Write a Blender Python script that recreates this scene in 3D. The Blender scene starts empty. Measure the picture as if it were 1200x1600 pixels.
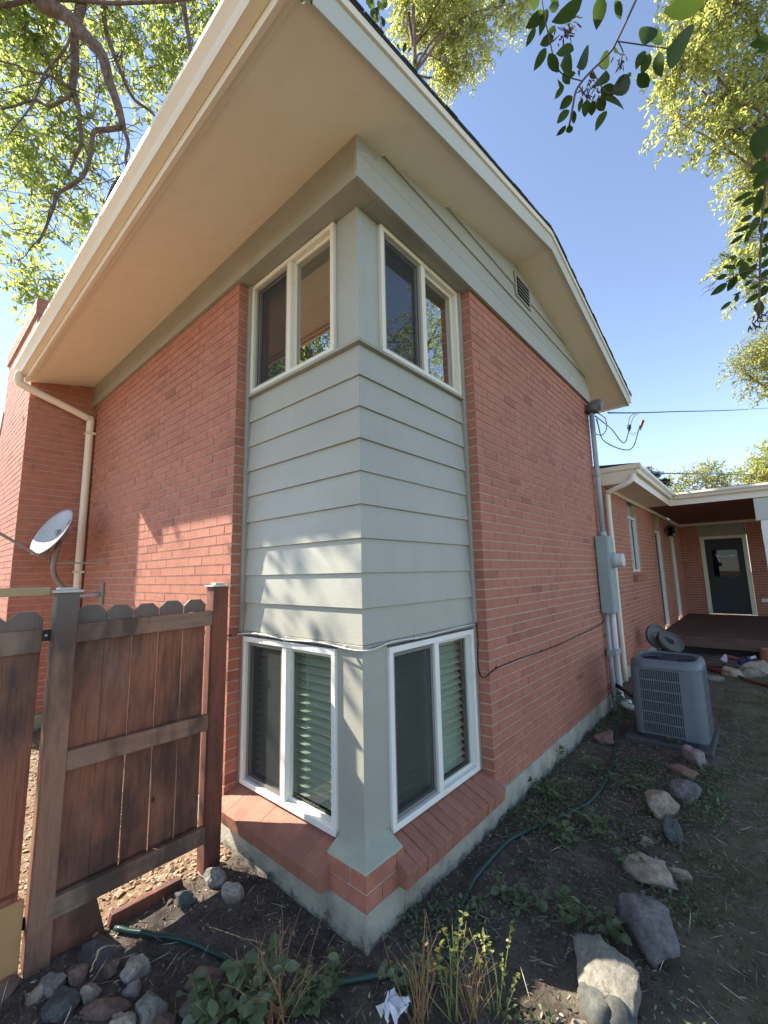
import bpy, math, random
import numpy as np
from mathutils import Vector, Matrix, noise as mnoise

random.seed(7)
RNG = np.random.default_rng(11)
scene = bpy.context.scene
COL = scene.collection
V = Vector

# ------------------------------------------------------------------ camera
cam_d = bpy.data.cameras.new("camera")
cam = bpy.data.objects.new("camera", cam_d)
COL.objects.link(cam)
_R, _U, _F = V((0.753931, 0.656631, -0.020598)), V((0.109689, -0.0949048, 0.989425)), V((-0.647732, 0.748217, 0.143577))
CAM = V((1.41004, -1.46218, 1.27258))
M_ = Matrix((_R, _U, -_F)).transposed().to_4x4()
M_.translation = CAM
cam.matrix_world = M_
cam_d.sensor_fit = 'HORIZONTAL'
cam_d.sensor_width = 36.0
cam_d.lens = 19.8802
cam_d.clip_start = 0.02
cam_d.clip_end = 500.0
scene.camera = cam

# ------------------------------------------------------------------ light
SUN = V((-1.71, -0.63, 1.52)).normalized()          # towards the sun
SUN_EL = math.asin(SUN.z)
SUN_AZ = math.atan2(SUN.x, SUN.y)                   # clockwise from +Y
world = bpy.data.worlds.new("World")
scene.world = world
world.use_nodes = True
wn = world.node_tree
wn.nodes.clear()
w_out = wn.nodes.new('ShaderNodeOutputWorld')
w_bg = wn.nodes.new('ShaderNodeBackground')
w_sky = wn.nodes.new('ShaderNodeTexSky')
w_sky.sky_type = 'NISHITA'
w_sky.sun_disc = False
w_sky.sun_elevation = SUN_EL
w_sky.sun_rotation = SUN_AZ
w_sky.altitude = 2200.0
w_sky.air_density = 1.0
w_sky.dust_density = 0.0
w_sky.ozone_density = 2.2
w_bg.inputs['Strength'].default_value = 0.1
w_hs = wn.nodes.new('ShaderNodeHueSaturation')
w_hs.inputs['Saturation'].default_value = 0.86
wn.links.new(w_sky.outputs[0], w_hs.inputs['Color'])
wn.links.new(w_hs.outputs[0], w_bg.inputs[0])
wn.links.new(w_bg.outputs[0], w_out.inputs[0])

sun_d = bpy.data.lights.new("sun", 'SUN')
sun_d.energy = 4.4
sun_d.angle = math.radians(0.5)
sun_d.color = (1.0, 0.93, 0.82)
sun = bpy.data.objects.new("sun", sun_d)
sun.rotation_euler = (-SUN).to_track_quat('-Z', 'Y').to_euler()
sun.location = (-20, -8, 20)
COL.objects.link(sun)

scene.view_settings.view_transform = 'Standard'
scene.view_settings.look = 'None'
scene.view_settings.exposure = 1.9
scene.view_settings.gamma = 1.0
scene.view_settings.use_curve_mapping = False
scene.cycles.max_bounces = 10
scene.cycles.diffuse_bounces = 5
scene.cycles.transparent_max_bounces = 16

# ------------------------------------------------------------------ materials
def new_mat(name):
    m = bpy.data.materials.new(name)
    m.use_nodes = True
    nt = m.node_tree
    b = nt.nodes['Principled BSDF']
    return m, nt, b

def nd(nt, typ, **kw):
    n = nt.nodes.new(typ)
    for k, v in kw.items():
        if k in n.inputs:
            n.inputs[k].default_value = v
        else:
            setattr(n, k, v)
    return n

def ramp(nt, src, stops):
    r = nt.nodes.new('ShaderNodeValToRGB')
    e = r.color_ramp.elements
    while len(e) < len(stops):
        e.new(0.5)
    for i, (p, c) in enumerate(stops):
        e[i].position = p
        e[i].color = (c[0], c[1], c[2], 1) if not isinstance(c, (int, float)) else (c, c, c, 1)
    nt.links.new(src, r.inputs[0])
    return r.outputs[0]

def mixc(nt, fac, a, b, blend='MIX'):
    m = nt.nodes.new('ShaderNodeMix')
    m.data_type = 'RGBA'
    m.blend_type = blend
    for i, s in ((0, fac), (6, a), (7, b)):
        if hasattr(s, 'is_linked') or hasattr(s, 'node'):
            nt.links.new(s, m.inputs[i])
        elif isinstance(s, (int, float)):
            m.inputs[i].default_value = s
        else:
            m.inputs[i].default_value = (s[0], s[1], s[2], 1)
    return m.outputs[2]

def noise_n(nt, scale, detail=4.0, rough=0.55, coord='world', stretch=None):
    if coord == 'world':
        g = nt.nodes.new('ShaderNodeNewGeometry')
        src = g.outputs['Position']
    else:
        g = nt.nodes.new('ShaderNodeTexCoord')
        src = g.outputs['Object']
    if stretch:
        mp = nt.nodes.new('ShaderNodeMapping')
        mp.inputs['Scale'].default_value = stretch
        nt.links.new(src, mp.inputs[0])
        src = mp.outputs[0]
    n = nt.nodes.new('ShaderNodeTexNoise')
    n.inputs['Scale'].default_value = scale
    n.inputs['Detail'].default_value = detail
    n.inputs['Roughness'].default_value = rough
    nt.links.new(src, n.inputs['Vector'])
    return n.outputs['Fac']

def bump(nt, b, h, strength=0.3, dist=0.01):
    bp = nt.nodes.new('ShaderNodeBump')
    bp.inputs['Strength'].default_value = strength
    bp.inputs['Distance'].default_value = dist
    nt.links.new(h, bp.inputs['Height'])
    nt.links.new(bp.outputs[0], b.inputs['Normal'])

def painted(name, col, var=0.12, rough=0.5, scale=3.0, bumpk=0.12, dirt=None, bscale=60, spec=0.4, stretch=None):
    m, nt, b = new_mat(name)
    lo = [c * (1 - var) for c in col]
    hi = [min(1, c * (1 + var)) for c in col]
    c = ramp(nt, noise_n(nt, scale, 5, 0.6), [(0.35, lo), (0.65, hi)])
    if dirt:
        f = ramp(nt, noise_n(nt, 9.0, 8, 0.7), [(0.52, 0.0), (0.75, dirt[1])])
        c = mixc(nt, f, c, dirt[0])
    nt.links.new(c, b.inputs['Base Color'])
    b.inputs['Roughness'].default_value = rough
    b.inputs['Specular IOR Level'].default_value = spec
    bump(nt, b, noise_n(nt, bscale, 4, 0.6, stretch=stretch), bumpk, 0.01)
    return m

MAT = {}
MAT['sage'] = painted('sage_paint', (0.36, 0.35, 0.29), 0.05, 0.42, 1.3, 0.14, ((0.28, 0.29, 0.25), 0.35), bscale=30, stretch=(1, 1, 9))
MAT['sage_trim'] = painted('sage_trim_paint', (0.315, 0.30, 0.24), 0.07, 0.5, 2.0, 0.12, ((0.2, 0.19, 0.16), 0.4))
def weather(m, col, amt, stretch=(10, 10, 0.6), scale=3.0):
    nt = m.node_tree; b = nt.nodes['Principled BSDF']
    src = b.inputs['Base Color'].links[0].from_socket
    f = ramp(nt, noise_n(nt, scale, 6, 0.65, stretch=stretch), [(0.50, 0.0), (0.74, amt)])
    nt.links.new(mixc(nt, f, src, col), b.inputs['Base Color'])
weather(MAT['sage'], (0.26, 0.25, 0.19), 0.16, (5, 5, 0.8), 2.0)
MAT['cream'] = painted('cream_paint', (0.76, 0.66, 0.51), 0.03, 0.45, 0.8, 0.06)
MAT['soffit'] = painted('soffit_paint', (0.83, 0.72, 0.565), 0.03, 0.7, 0.9, 0.06, ((0.60, 0.48, 0.34), 0.25), bscale=90)
MAT['white'] = painted('white_vinyl', (0.78, 0.755, 0.68), 0.03, 0.35, 2.0, 0.04, ((0.5, 0.45, 0.36), 0.25))
MAT['upwhite'] = painted('almond_vinyl', (0.70, 0.635, 0.50), 0.03, 0.38, 2.0, 0.04)
MAT['rake'] = painted('rake_paint', (0.50, 0.48, 0.39), 0.05, 0.45, 1.2, 0.08)
MAT['mortar'] = painted('mortar', (0.50, 0.38, 0.28), 0.14, 0.9, 9.0, 0.5, bscale=120)
MAT['concrete'] = None
MAT['dark'] = painted('interior_dark', (0.035, 0.037, 0.035), 0.1, 0.9)
MAT['steel'] = painted('galvanised_steel', (0.36, 0.40, 0.41), 0.08, 0.45, 6.0, 0.05)
MAT['meter'] = painted('meter_box_paint', (0.30, 0.36, 0.35), 0.06, 0.45, 3.0, 0.05, ((0.2, 0.2, 0.18), 0.3))
MAT['acgrey'] = painted('condenser_paint', (0.125, 0.148, 0.158), 0.08, 0.45, 4.0, 0.05, ((0.16, 0.15, 0.12), 0.3))
MAT['acdark'] = painted('condenser_dark', (0.03, 0.037, 0.045), 0.1, 0.6)
MAT['black'] = painted('black_rubber', (0.012, 0.011, 0.014), 0.1, 0.5)
MAT['wire_white'] = painted('painted_cable', (0.62, 0.62, 0.58), 0.05, 0.4)
MAT['dish'] = painted('dish_paint', (0.36, 0.36, 0.34), 0.04, 0.35, 3.0, 0.03)
MAT['dishgrey'] = painted('dish_bracket_paint', (0.22, 0.19, 0.17), 0.08, 0.5)
MAT['hose'] = painted('green_hose', (0.022, 0.06, 0.045), 0.15, 0.35, 8.0, 0.02)
MAT['redplastic'] = painted('red_plastic', (0.13, 0.028, 0.024), 0.1, 0.4)
MAT['blueplastic'] = painted('blue_plastic', (0.03, 0.03, 0.13), 0.1, 0.4)
MAT['paper'] = painted('paper', (0.62, 0.63, 0.64), 0.06, 0.8, 9.0, 0.1)
MAT['shingle'] = painted('shingle', (0.05, 0.048, 0.05), 0.2, 0.95, 20.0, 0.5)
MAT['door_dark'] = painted('storm_door', (0.018, 0.024, 0.027), 0.1, 0.5)
MAT['brass'] = painted('lantern_metal', (0.05, 0.035, 0.025), 0.1, 0.4)
MAT['porchwood'] = painted('porch_ceiling_wood', (0.16, 0.042, 0.025), 0.25, 0.5, 3.0, 0.1)
MAT['deckwood'] = painted('deck_wood', (0.13, 0.075, 0.055), 0.2, 0.7, 4.0, 0.2)
MAT['plywood'] = painted('raw_plywood', (0.44, 0.24, 0.10), 0.08, 0.7, 5.0, 0.1)
MAT['railtan'] = painted('tan_rail_paint', (0.42, 0.28, 0.14), 0.08, 0.6, 5.0, 0.1)
MAT['bark'] = painted('bark', (0.15, 0.10, 0.075), 0.35, 0.9, 14.0, 0.8, bscale=40)
MAT['twig'] = painted('young_bark', (0.11, 0.065, 0.055), 0.25, 0.8, 14.0, 0.3)
MAT['slat'] = painted('blind_slat', (0.62, 0.63, 0.54), 0.03, 0.4)
MAT['shade'] = painted('soffit_reflection_panel', (0.50, 0.42, 0.28), 0.03, 0.8)  # beige standing in for the soffit reflected in the upper panes
MAT['straw'] = painted('dry_stem', (0.34, 0.20, 0.095), 0.2, 0.7, 20.0, 0.1)
MAT['greenstem'] = painted('green_stem', (0.20, 0.24, 0.07), 0.2, 0.6, 20.0, 0.1)

# foundation concrete: pale, dirt-stained near the soil
def mk_concrete():
    m, nt, b = new_mat('foundation_concrete')
    base = ramp(nt, noise_n(nt, 5.0, 8, 0.65), [(0.3, (0.22, 0.20, 0.145)), (0.5, (0.36, 0.335, 0.255)), (0.7, (0.46, 0.43, 0.33))])
    g = nt.nodes.new('ShaderNodeNewGeometry')
    sx = nt.nodes.new('ShaderNodeSeparateXYZ')
    nt.links.new(g.outputs['Position'], sx.inputs[0])
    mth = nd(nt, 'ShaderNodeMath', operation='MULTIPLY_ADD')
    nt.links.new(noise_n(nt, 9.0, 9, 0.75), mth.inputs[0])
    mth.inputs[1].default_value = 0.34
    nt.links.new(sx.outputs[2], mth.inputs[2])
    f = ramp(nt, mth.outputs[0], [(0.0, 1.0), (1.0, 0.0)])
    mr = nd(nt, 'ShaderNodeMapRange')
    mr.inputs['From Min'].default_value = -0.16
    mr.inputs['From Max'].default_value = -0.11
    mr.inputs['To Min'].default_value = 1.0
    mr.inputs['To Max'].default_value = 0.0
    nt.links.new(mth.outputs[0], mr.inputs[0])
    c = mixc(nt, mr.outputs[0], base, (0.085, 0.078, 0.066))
    nt.links.new(c, b.inputs['Base Color'])
    b.inputs['Roughness'].default_value = 0.9
    bump(nt, b, noise_n(nt, 45, 6, 0.7), 0.5, 0.01)
    return m
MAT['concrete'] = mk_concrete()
MAT['pad'] = painted('pad_concrete', (0.075, 0.075, 0.07), 0.2, 0.9, 7.0, 0.4)

def mk_brick(name, c1, c2, c3):
    m, nt, b = new_mat(name)
    g = nt.nodes.new('ShaderNodeNewGeometry')
    oi = nt.nodes.new('ShaderNodeObjectInfo')
    ad = nd(nt, 'ShaderNodeMath', operation='ADD')
    nt.links.new(g.outputs['Random Per Island'], ad.inputs[0])
    nt.links.new(oi.outputs['Random'], ad.inputs[1])
    fr = nd(nt, 'ShaderNodeMath', operation='FRACT')
    nt.links.new(ad.outputs[0], fr.inputs[0])
    rnd = ramp(nt, fr.outputs[0], [(0.0, c1), (0.45, c2), (0.86, c2), (0.96, c3), (1.0, [x * 0.8 for x in c3])])
    nz = ramp(nt, noise_n(nt, 12, 6, 0.7), [(0.3, 0.82), (0.7, 1.12)])
    c = mixc(nt, 1.0, rnd, nz, 'MULTIPLY')
    nz2 = ramp(nt, noise_n(nt, 1.1, 4, 0.6), [(0.3, 0.92), (0.7, 1.08)])
    c = mixc(nt, 1.0, c, nz2, 'MULTIPLY')
    nt.links.new(c, b.inputs['Base Color'])
    b.inputs['Roughness'].default_value = 0.72
    b.inputs['Specular IOR Level'].default_value = 0.3
    bump(nt, b, noise_n(nt, 70, 6, 0.75, stretch=(1, 1, 0.4)), 0.55, 0.012)
    return m
MAT['brick'] = mk_brick('painted_brick', (0.40, 0.155, 0.097), (0.43, 0.168, 0.108), (0.37, 0.140, 0.090))
MAT['brickdull'] = mk_brick('sill_brick', (0.33, 0.14, 0.092), (0.37, 0.158, 0.105), (0.30, 0.125, 0.085))

def mk_wood(name, c1, c2, grey, greyz=None, gf=0.5, axis=(14, 14, 0.9)):
    m, nt, b = new_mat(name)
    f = noise_n(nt, 3.0, 7, 0.65, stretch=axis)
    c = ramp(nt, f, [(0.3, c1), (0.55, c2), (0.75, [x * 0.7 for x in c1])])
    g = noise_n(nt, 2.2, 4, 0.6, stretch=(1.4, 1.4, 0.7))
    c = mixc(nt, ramp(nt, g, [(0.42, 0.0), (0.66, gf)]), c, grey)
    dk = noise_n(nt, 1.6, 5, 0.6, stretch=(2.2, 2.2, 0.8))
    c = mixc(nt, ramp(nt, dk, [(0.44, 0.0), (0.58, 0.74)]), c, (0.030, 0.017, 0.013))
    if greyz is not None:
        ge = nt.nodes.new('ShaderNodeNewGeometry')
        sx = nt.nodes.new('ShaderNodeSeparateXYZ')
        nt.links.new(ge.outputs['Position'], sx.inputs[0])
        mr = nd(nt, 'ShaderNodeMapRange')
        mr.inputs['From Min'].default_value = greyz[0]
        mr.inputs['From Max'].default_value = greyz[1]
        nt.links.new(sx.outputs[2], mr.inputs[0])
        mm = nd(nt, 'ShaderNodeMath', operation='MULTIPLY')
        nt.links.new(mr.outputs[0], mm.inputs[0])
        mm.inputs[1].default_value = 0.75
        c = mixc(nt, mm.outputs[0], c, grey)
    vor = nt.nodes.new('ShaderNodeTexVoronoi')
    vor.inputs['Scale'].default_value = 5.0
    ge2 = nt.nodes.new('ShaderNodeNewGeometry')
    mp = nt.nodes.new('ShaderNodeMapping')
    mp.inputs['Scale'].default_value = (1, 1, 0.7)
    nt.links.new(ge2.outputs['Position'], mp.inputs[0])
    nt.links.new(mp.outputs[0], vor.inputs['Vector'])
    kn = ramp(nt, vor.outputs['Distance'], [(0.035, 1.0), (0.07, 0.0)])
    c = mixc(nt, kn, c, (0.03, 0.018, 0.014))
    nt.links.new(c, b.inputs['Base Color'])
    b.inputs['Roughness'].default_value = 0.75
    bump(nt, b, noise_n(nt, 9.0, 7, 0.7, stretch=(axis[0], axis[1], axis[2] * 0.6)), 0.6, 0.006)
    return m
MAT['fence'] = mk_wood('weathered_cedar', (0.17, 0.052, 0.024), (0.30, 0.11, 0.055), (0.15, 0.13, 0.11), (0.98, 1.1), 0.3)
MAT['post'] = mk_wood('weathered_post', (0.23, 0.10, 0.052), (0.31, 0.15, 0.085), (0.17, 0.15, 0.125), (0.95, 1.25), 0.3)
MAT['postred'] = mk_wood('stained_post', (0.17, 0.05, 0.025), (0.21, 0.066, 0.034), (0.12, 0.07, 0.05), None, 0.15)
MAT['rail'] = mk_wood('weathered_rail', (0.21, 0.10, 0.055), (0.29, 0.155, 0.095), (0.21, 0.165, 0.12), None, 0.5, (9, 0.8, 9))
MAT['cap'] = painted('metal_cap', (0.50, 0.47, 0.42), 0.06, 0.45)

def mk_leaf(name, c1, c2, t1, t2, mixf=0.5, rough=0.5, gloss=0.25):
    m = bpy.data.materials.new(name)
    m.use_nodes = True
    nt = m.node_tree
    b = nt.nodes['Principled BSDF']
    out = nt.nodes['Material Output']
    g = nt.nodes.new('ShaderNodeNewGeometry')
    oi = nt.nodes.new('ShaderNodeObjectInfo')
    ad = nd(nt, 'ShaderNodeMath', operation='ADD')
    nt.links.new(g.outputs['Random Per Island'], ad.inputs[0])
    nt.links.new(oi.outputs['Random'], ad.inputs[1])
    fr = nd(nt, 'ShaderNodeMath', operation='FRACT')
    nt.links.new(ad.outputs[0], fr.inputs[0])
    c = ramp(nt, fr.outputs[0], [(0.0, c1), (1.0, c2)])
    t = ramp(nt, fr.outputs[0], [(0.0, t1), (1.0, t2)])
    bl = ramp(nt, noise_n(nt, 55, 4, 0.65), [(0.3, 0.65), (0.62, 1.1), (0.8, 1.5)])
    c = mixc(nt, 1.0, c, bl, 'MULTIPLY')
    nt.links.new(c, b.inputs['Base Color'])
    b.inputs['Roughness'].default_value = rough
    b.inputs['Specular IOR Level'].default_value = gloss
    tr = nt.nodes.new('ShaderNodeBsdfTranslucent')
    nt.links.new(t, tr.inputs['Color'])
    mx = nt.nodes.new('ShaderNodeMixShader')
    mx.inputs[0].default_value = mixf
    nt.links.new(b.outputs[0], mx.inputs[1])
    nt.links.new(tr.outputs[0], mx.inputs[2])
    nt.links.new(mx.outputs[0], out.inputs['Surface'])
    return m
MAT['leafL'] = mk_leaf('ash_leaf', (0.09, 0.14, 0.035), (0.17, 0.22, 0.06), (0.36, 0.46, 0.10), (0.66, 0.70, 0.20), 0.55)
MAT['leafY'] = mk_leaf('willow_leaf', (0.13, 0.18, 0.06), (0.28, 0.29, 0.10), (0.48, 0.56, 0.12), (0.85, 0.80, 0.22), 0.5)
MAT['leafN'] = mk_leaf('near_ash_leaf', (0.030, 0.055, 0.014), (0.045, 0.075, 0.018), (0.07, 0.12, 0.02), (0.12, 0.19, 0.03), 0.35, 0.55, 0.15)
MAT['leafF'] = mk_leaf('far_leaf', (0.14, 0.17, 0.06), (0.22, 0.24, 0.08), (0.38, 0.42, 0.10), (0.62, 0.60, 0.14), 0.5)
MAT['leafP'] = mk_leaf('pine_needles', (0.02, 0.035, 0.018), (0.04, 0.055, 0.03), (0.03, 0.05, 0.02), (0.06, 0.08, 0.03), 0.3)
MAT['leafW'] = mk_leaf('weed_leaf', (0.12, 0.155, 0.08), (0.20, 0.235, 0.13), (0.12, 0.2, 0.06), (0.2, 0.28, 0.09), 0.35)
MAT['leafS'] = mk_leaf('sunny_weed_leaf', (0.20, 0.22, 0.06), (0.34, 0.33, 0.12), (0.4, 0.42, 0.1), (0.55, 0.5, 0.15), 0.4)
MAT['grass'] = mk_leaf('grass_blade', (0.07, 0.10, 0.035), (0.26, 0.22, 0.12), (0.12, 0.16, 0.05), (0.3, 0.26, 0.12), 0.35)
MAT['samara'] = mk_leaf('seed_cluster', (0.10, 0.03, 0.03), (0.10, 0.09, 0.03), (0.15, 0.05, 0.03), (0.2, 0.18, 0.04), 0.3)

def mk_glass(name, tint, base=0.06, k=1.4):
    m = bpy.data.materials.new(name)
    m.use_nodes = True
    nt = m.node_tree
    nt.nodes.clear()
    out = nt.nodes.new('ShaderNodeOutputMaterial')
    tr = nt.nodes.new('ShaderNodeBsdfTransparent')
    tr.inputs[0].default_value = (*tint, 1)
    gl = nt.nodes.new('ShaderNodeBsdfGlossy')
    gl.inputs['Roughness'].default_value = 0.01
    gl.inputs['Color'].default_value = (0.95, 0.97, 1.0, 1)
    lw = nt.nodes.new('ShaderNodeLayerWeight')
    lw.inputs['Blend'].default_value = 0.5
    fr = nd(nt, 'ShaderNodeMath', operation='POWER')
    nt.links.new(lw.outputs['Facing'], fr.inputs[0])
    fr.inputs[1].default_value = 4.0
    mm = nd(nt, 'ShaderNodeMath', operation='MULTIPLY_ADD')
    nt.links.new(fr.outputs[0], mm.inputs[0])
    mm.inputs[1].default_value = k
    mm.inputs[2].default_value = base
    mm.use_clamp = True
    mx = nt.nodes.new('ShaderNodeMixShader')
    nt.links.new(mm.outputs[0], mx.inputs[0])
    nt.links.new(tr.outputs[0], mx.inputs[1])
    nt.links.new(gl.outputs[0], mx.inputs[2])
    nt.links.new(mx.outputs[0], out.inputs[0])
    return m
MAT['glass_up'] = mk_glass('upper_glass', (0.55, 0.58, 0.55), 0.38, 1.3)
MAT['glass_low'] = mk_glass('lower_glass', (0.86, 0.90, 0.85), 0.025, 0.9)
MAT['glass_wing'] = mk_glass('wing_glass', (0.25, 0.28, 0.28), 0.02, 0.35)

def mk_screen():
    m = bpy.data.materials.new('insect_screen')
    m.use_nodes = True
    nt = m.node_tree
    nt.nodes.clear()
    out = nt.nodes.new('ShaderNodeOutputMaterial')
    tr = nt.nodes.new('ShaderNodeBsdfTransparent')
    df = nt.nodes.new('ShaderNodeBsdfDiffuse')
    df.inputs[0].default_value = (0.06, 0.062, 0.06, 1)
    mx = nt.nodes.new('ShaderNodeMixShader')
    mx.inputs[0].default_value = 0.40
    nt.links.new(tr.outputs[0], mx.inputs[1])
    nt.links.new(df.outputs[0], mx.inputs[2])
    nt.links.new(mx.outputs[0], out.inputs[0])
    return m
MAT['screen'] = mk_screen()
MAT['screen_up'] = MAT['screen'].copy(); MAT['screen_up'].name = 'upper_insect_screen'
for _n in MAT['screen_up'].node_tree.nodes:
    if _n.type == 'MIX_SHADER': _n.inputs[0].default_value = 0.3
MAT['screenframe'] = painted('screen_frame', (0.19, 0.17, 0.15), 0.05, 0.5)

def mk_stone(name, c1, c2, c3):
    m, nt, b = new_mat(name)
    c = ramp(nt, noise_n(nt, 9, 8, 0.7), [(0.3, c1), (0.5, c2), (0.7, c3)])
    sp = ramp(nt, noise_n(nt, 60, 3, 0.6), [(0.35, 0.75), (0.65, 1.15)])
    c = mixc(nt, 1.0, c, sp, 'MULTIPLY')
    ls = ramp(nt, noise_n(nt, 14, 5, 0.6), [(0.60, 0.0), (0.68, 0.5)])
    c = mixc(nt, ls, c, (0.16, 0.17, 0.13))
    g = nt.nodes.new('ShaderNodeNewGeometry')
    sx = nt.nodes.new('ShaderNodeSeparateXYZ')
    nt.links.new(g.outputs['Position'], sx.inputs[0])
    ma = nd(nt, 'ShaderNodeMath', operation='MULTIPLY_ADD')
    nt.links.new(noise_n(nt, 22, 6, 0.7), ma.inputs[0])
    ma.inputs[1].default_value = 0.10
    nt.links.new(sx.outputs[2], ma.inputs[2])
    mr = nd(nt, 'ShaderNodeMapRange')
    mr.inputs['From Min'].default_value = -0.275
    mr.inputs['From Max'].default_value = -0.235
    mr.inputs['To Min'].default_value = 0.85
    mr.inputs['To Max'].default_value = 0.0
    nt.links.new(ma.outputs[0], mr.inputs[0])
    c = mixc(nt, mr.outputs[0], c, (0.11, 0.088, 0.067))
    nt.links.new(c, b.inputs['Base Color'])
    b.inputs['Roughness'].default_value = 0.9
    bump(nt, b, noise_n(nt, 35, 8, 0.75), 0.7, 0.015)
    return m
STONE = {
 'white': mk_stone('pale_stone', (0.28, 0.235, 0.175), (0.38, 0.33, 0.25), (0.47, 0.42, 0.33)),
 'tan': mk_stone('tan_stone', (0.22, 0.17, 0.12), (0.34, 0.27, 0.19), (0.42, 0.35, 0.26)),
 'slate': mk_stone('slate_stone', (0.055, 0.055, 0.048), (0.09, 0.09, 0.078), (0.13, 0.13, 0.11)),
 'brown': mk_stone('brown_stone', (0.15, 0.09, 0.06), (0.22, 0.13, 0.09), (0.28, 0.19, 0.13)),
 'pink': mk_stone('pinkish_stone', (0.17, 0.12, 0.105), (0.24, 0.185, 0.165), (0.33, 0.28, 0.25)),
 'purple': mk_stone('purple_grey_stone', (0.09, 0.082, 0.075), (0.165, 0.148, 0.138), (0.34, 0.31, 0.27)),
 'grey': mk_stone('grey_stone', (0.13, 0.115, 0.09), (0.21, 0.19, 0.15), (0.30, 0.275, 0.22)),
}

# ground: dirt bed, thin lawn on the right, wood chips behind the fence
def mk_ground():
    m, nt, b = new_mat('ground_soil')
    dirt = ramp(nt, noise_n(nt, 6, 10, 0.72), [(0.3, (0.065, 0.052, 0.042)), (0.5, (0.14, 0.112, 0.087)), (0.72, (0.25, 0.205, 0.16))])
    sp = ramp(nt, noise_n(nt, 70, 4, 0.7), [(0.3, 0.6), (0.7, 1.3)])
    dirt = mixc(nt, 1.0, dirt, sp, 'MULTIPLY')
    lawn = ramp(nt, noise_n(nt, 5, 8, 0.7), [(0.32, (0.095, 0.10, 0.055)), (0.5, (0.17, 0.16, 0.10)), (0.7, (0.28, 0.245, 0.165))])
    chips = ramp(nt, noise_n(nt, 30, 6, 0.75), [(0.3, (0.12, 0.075, 0.045)), (0.5, (0.28, 0.19, 0.12)), (0.7, (0.42, 0.31, 0.21))])
    g = nt.nodes.new('ShaderNodeNewGeometry')
    sx = nt.nodes.new('ShaderNodeSeparateXYZ')
    nt.links.new(g.outputs['Position'], sx.inputs[0])
    wob = noise_n(nt, 2.5, 5, 0.6)
    def edge(lo, hi):
        ma = nd(nt, 'ShaderNodeMath', operation='MULTIPLY_ADD')
        nt.links.new(wob, ma.inputs[0])
        ma.inputs[1].default_value = 0.5
        nt.links.new(sx.outputs[0], ma.inputs[2])
        mr = nd(nt, 'ShaderNodeMapRange')
        mr.inputs['From Min'].default_value = lo
        mr.inputs['From Max'].default_value = hi
        nt.links.new(ma.outputs[0], mr.inputs[0])
        return mr.outputs[0]
    c = mixc(nt, edge(1.1, 1.4), dirt, lawn)
    mr2 = nd(nt, 'ShaderNodeMapRange')
    mr2.inputs['From Min'].default_value = -1.02
    mr2.inputs['From Max'].default_value = -1.10
    nt.links.new(sx.outputs[0], mr2.inputs[0])
    c = mixc(nt, mr2.outputs[0], c, chips)
    nt.links.new(c, b.inputs['Base Color'])
    b.inputs['Roughness'].default_value = 0.95
    b.inputs['Specular IOR Level'].default_value = 0.15
    bump(nt, b, noise_n(nt, 40, 8, 0.75), 0.9, 0.03)
    return m
MAT['ground'] = mk_ground()

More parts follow.
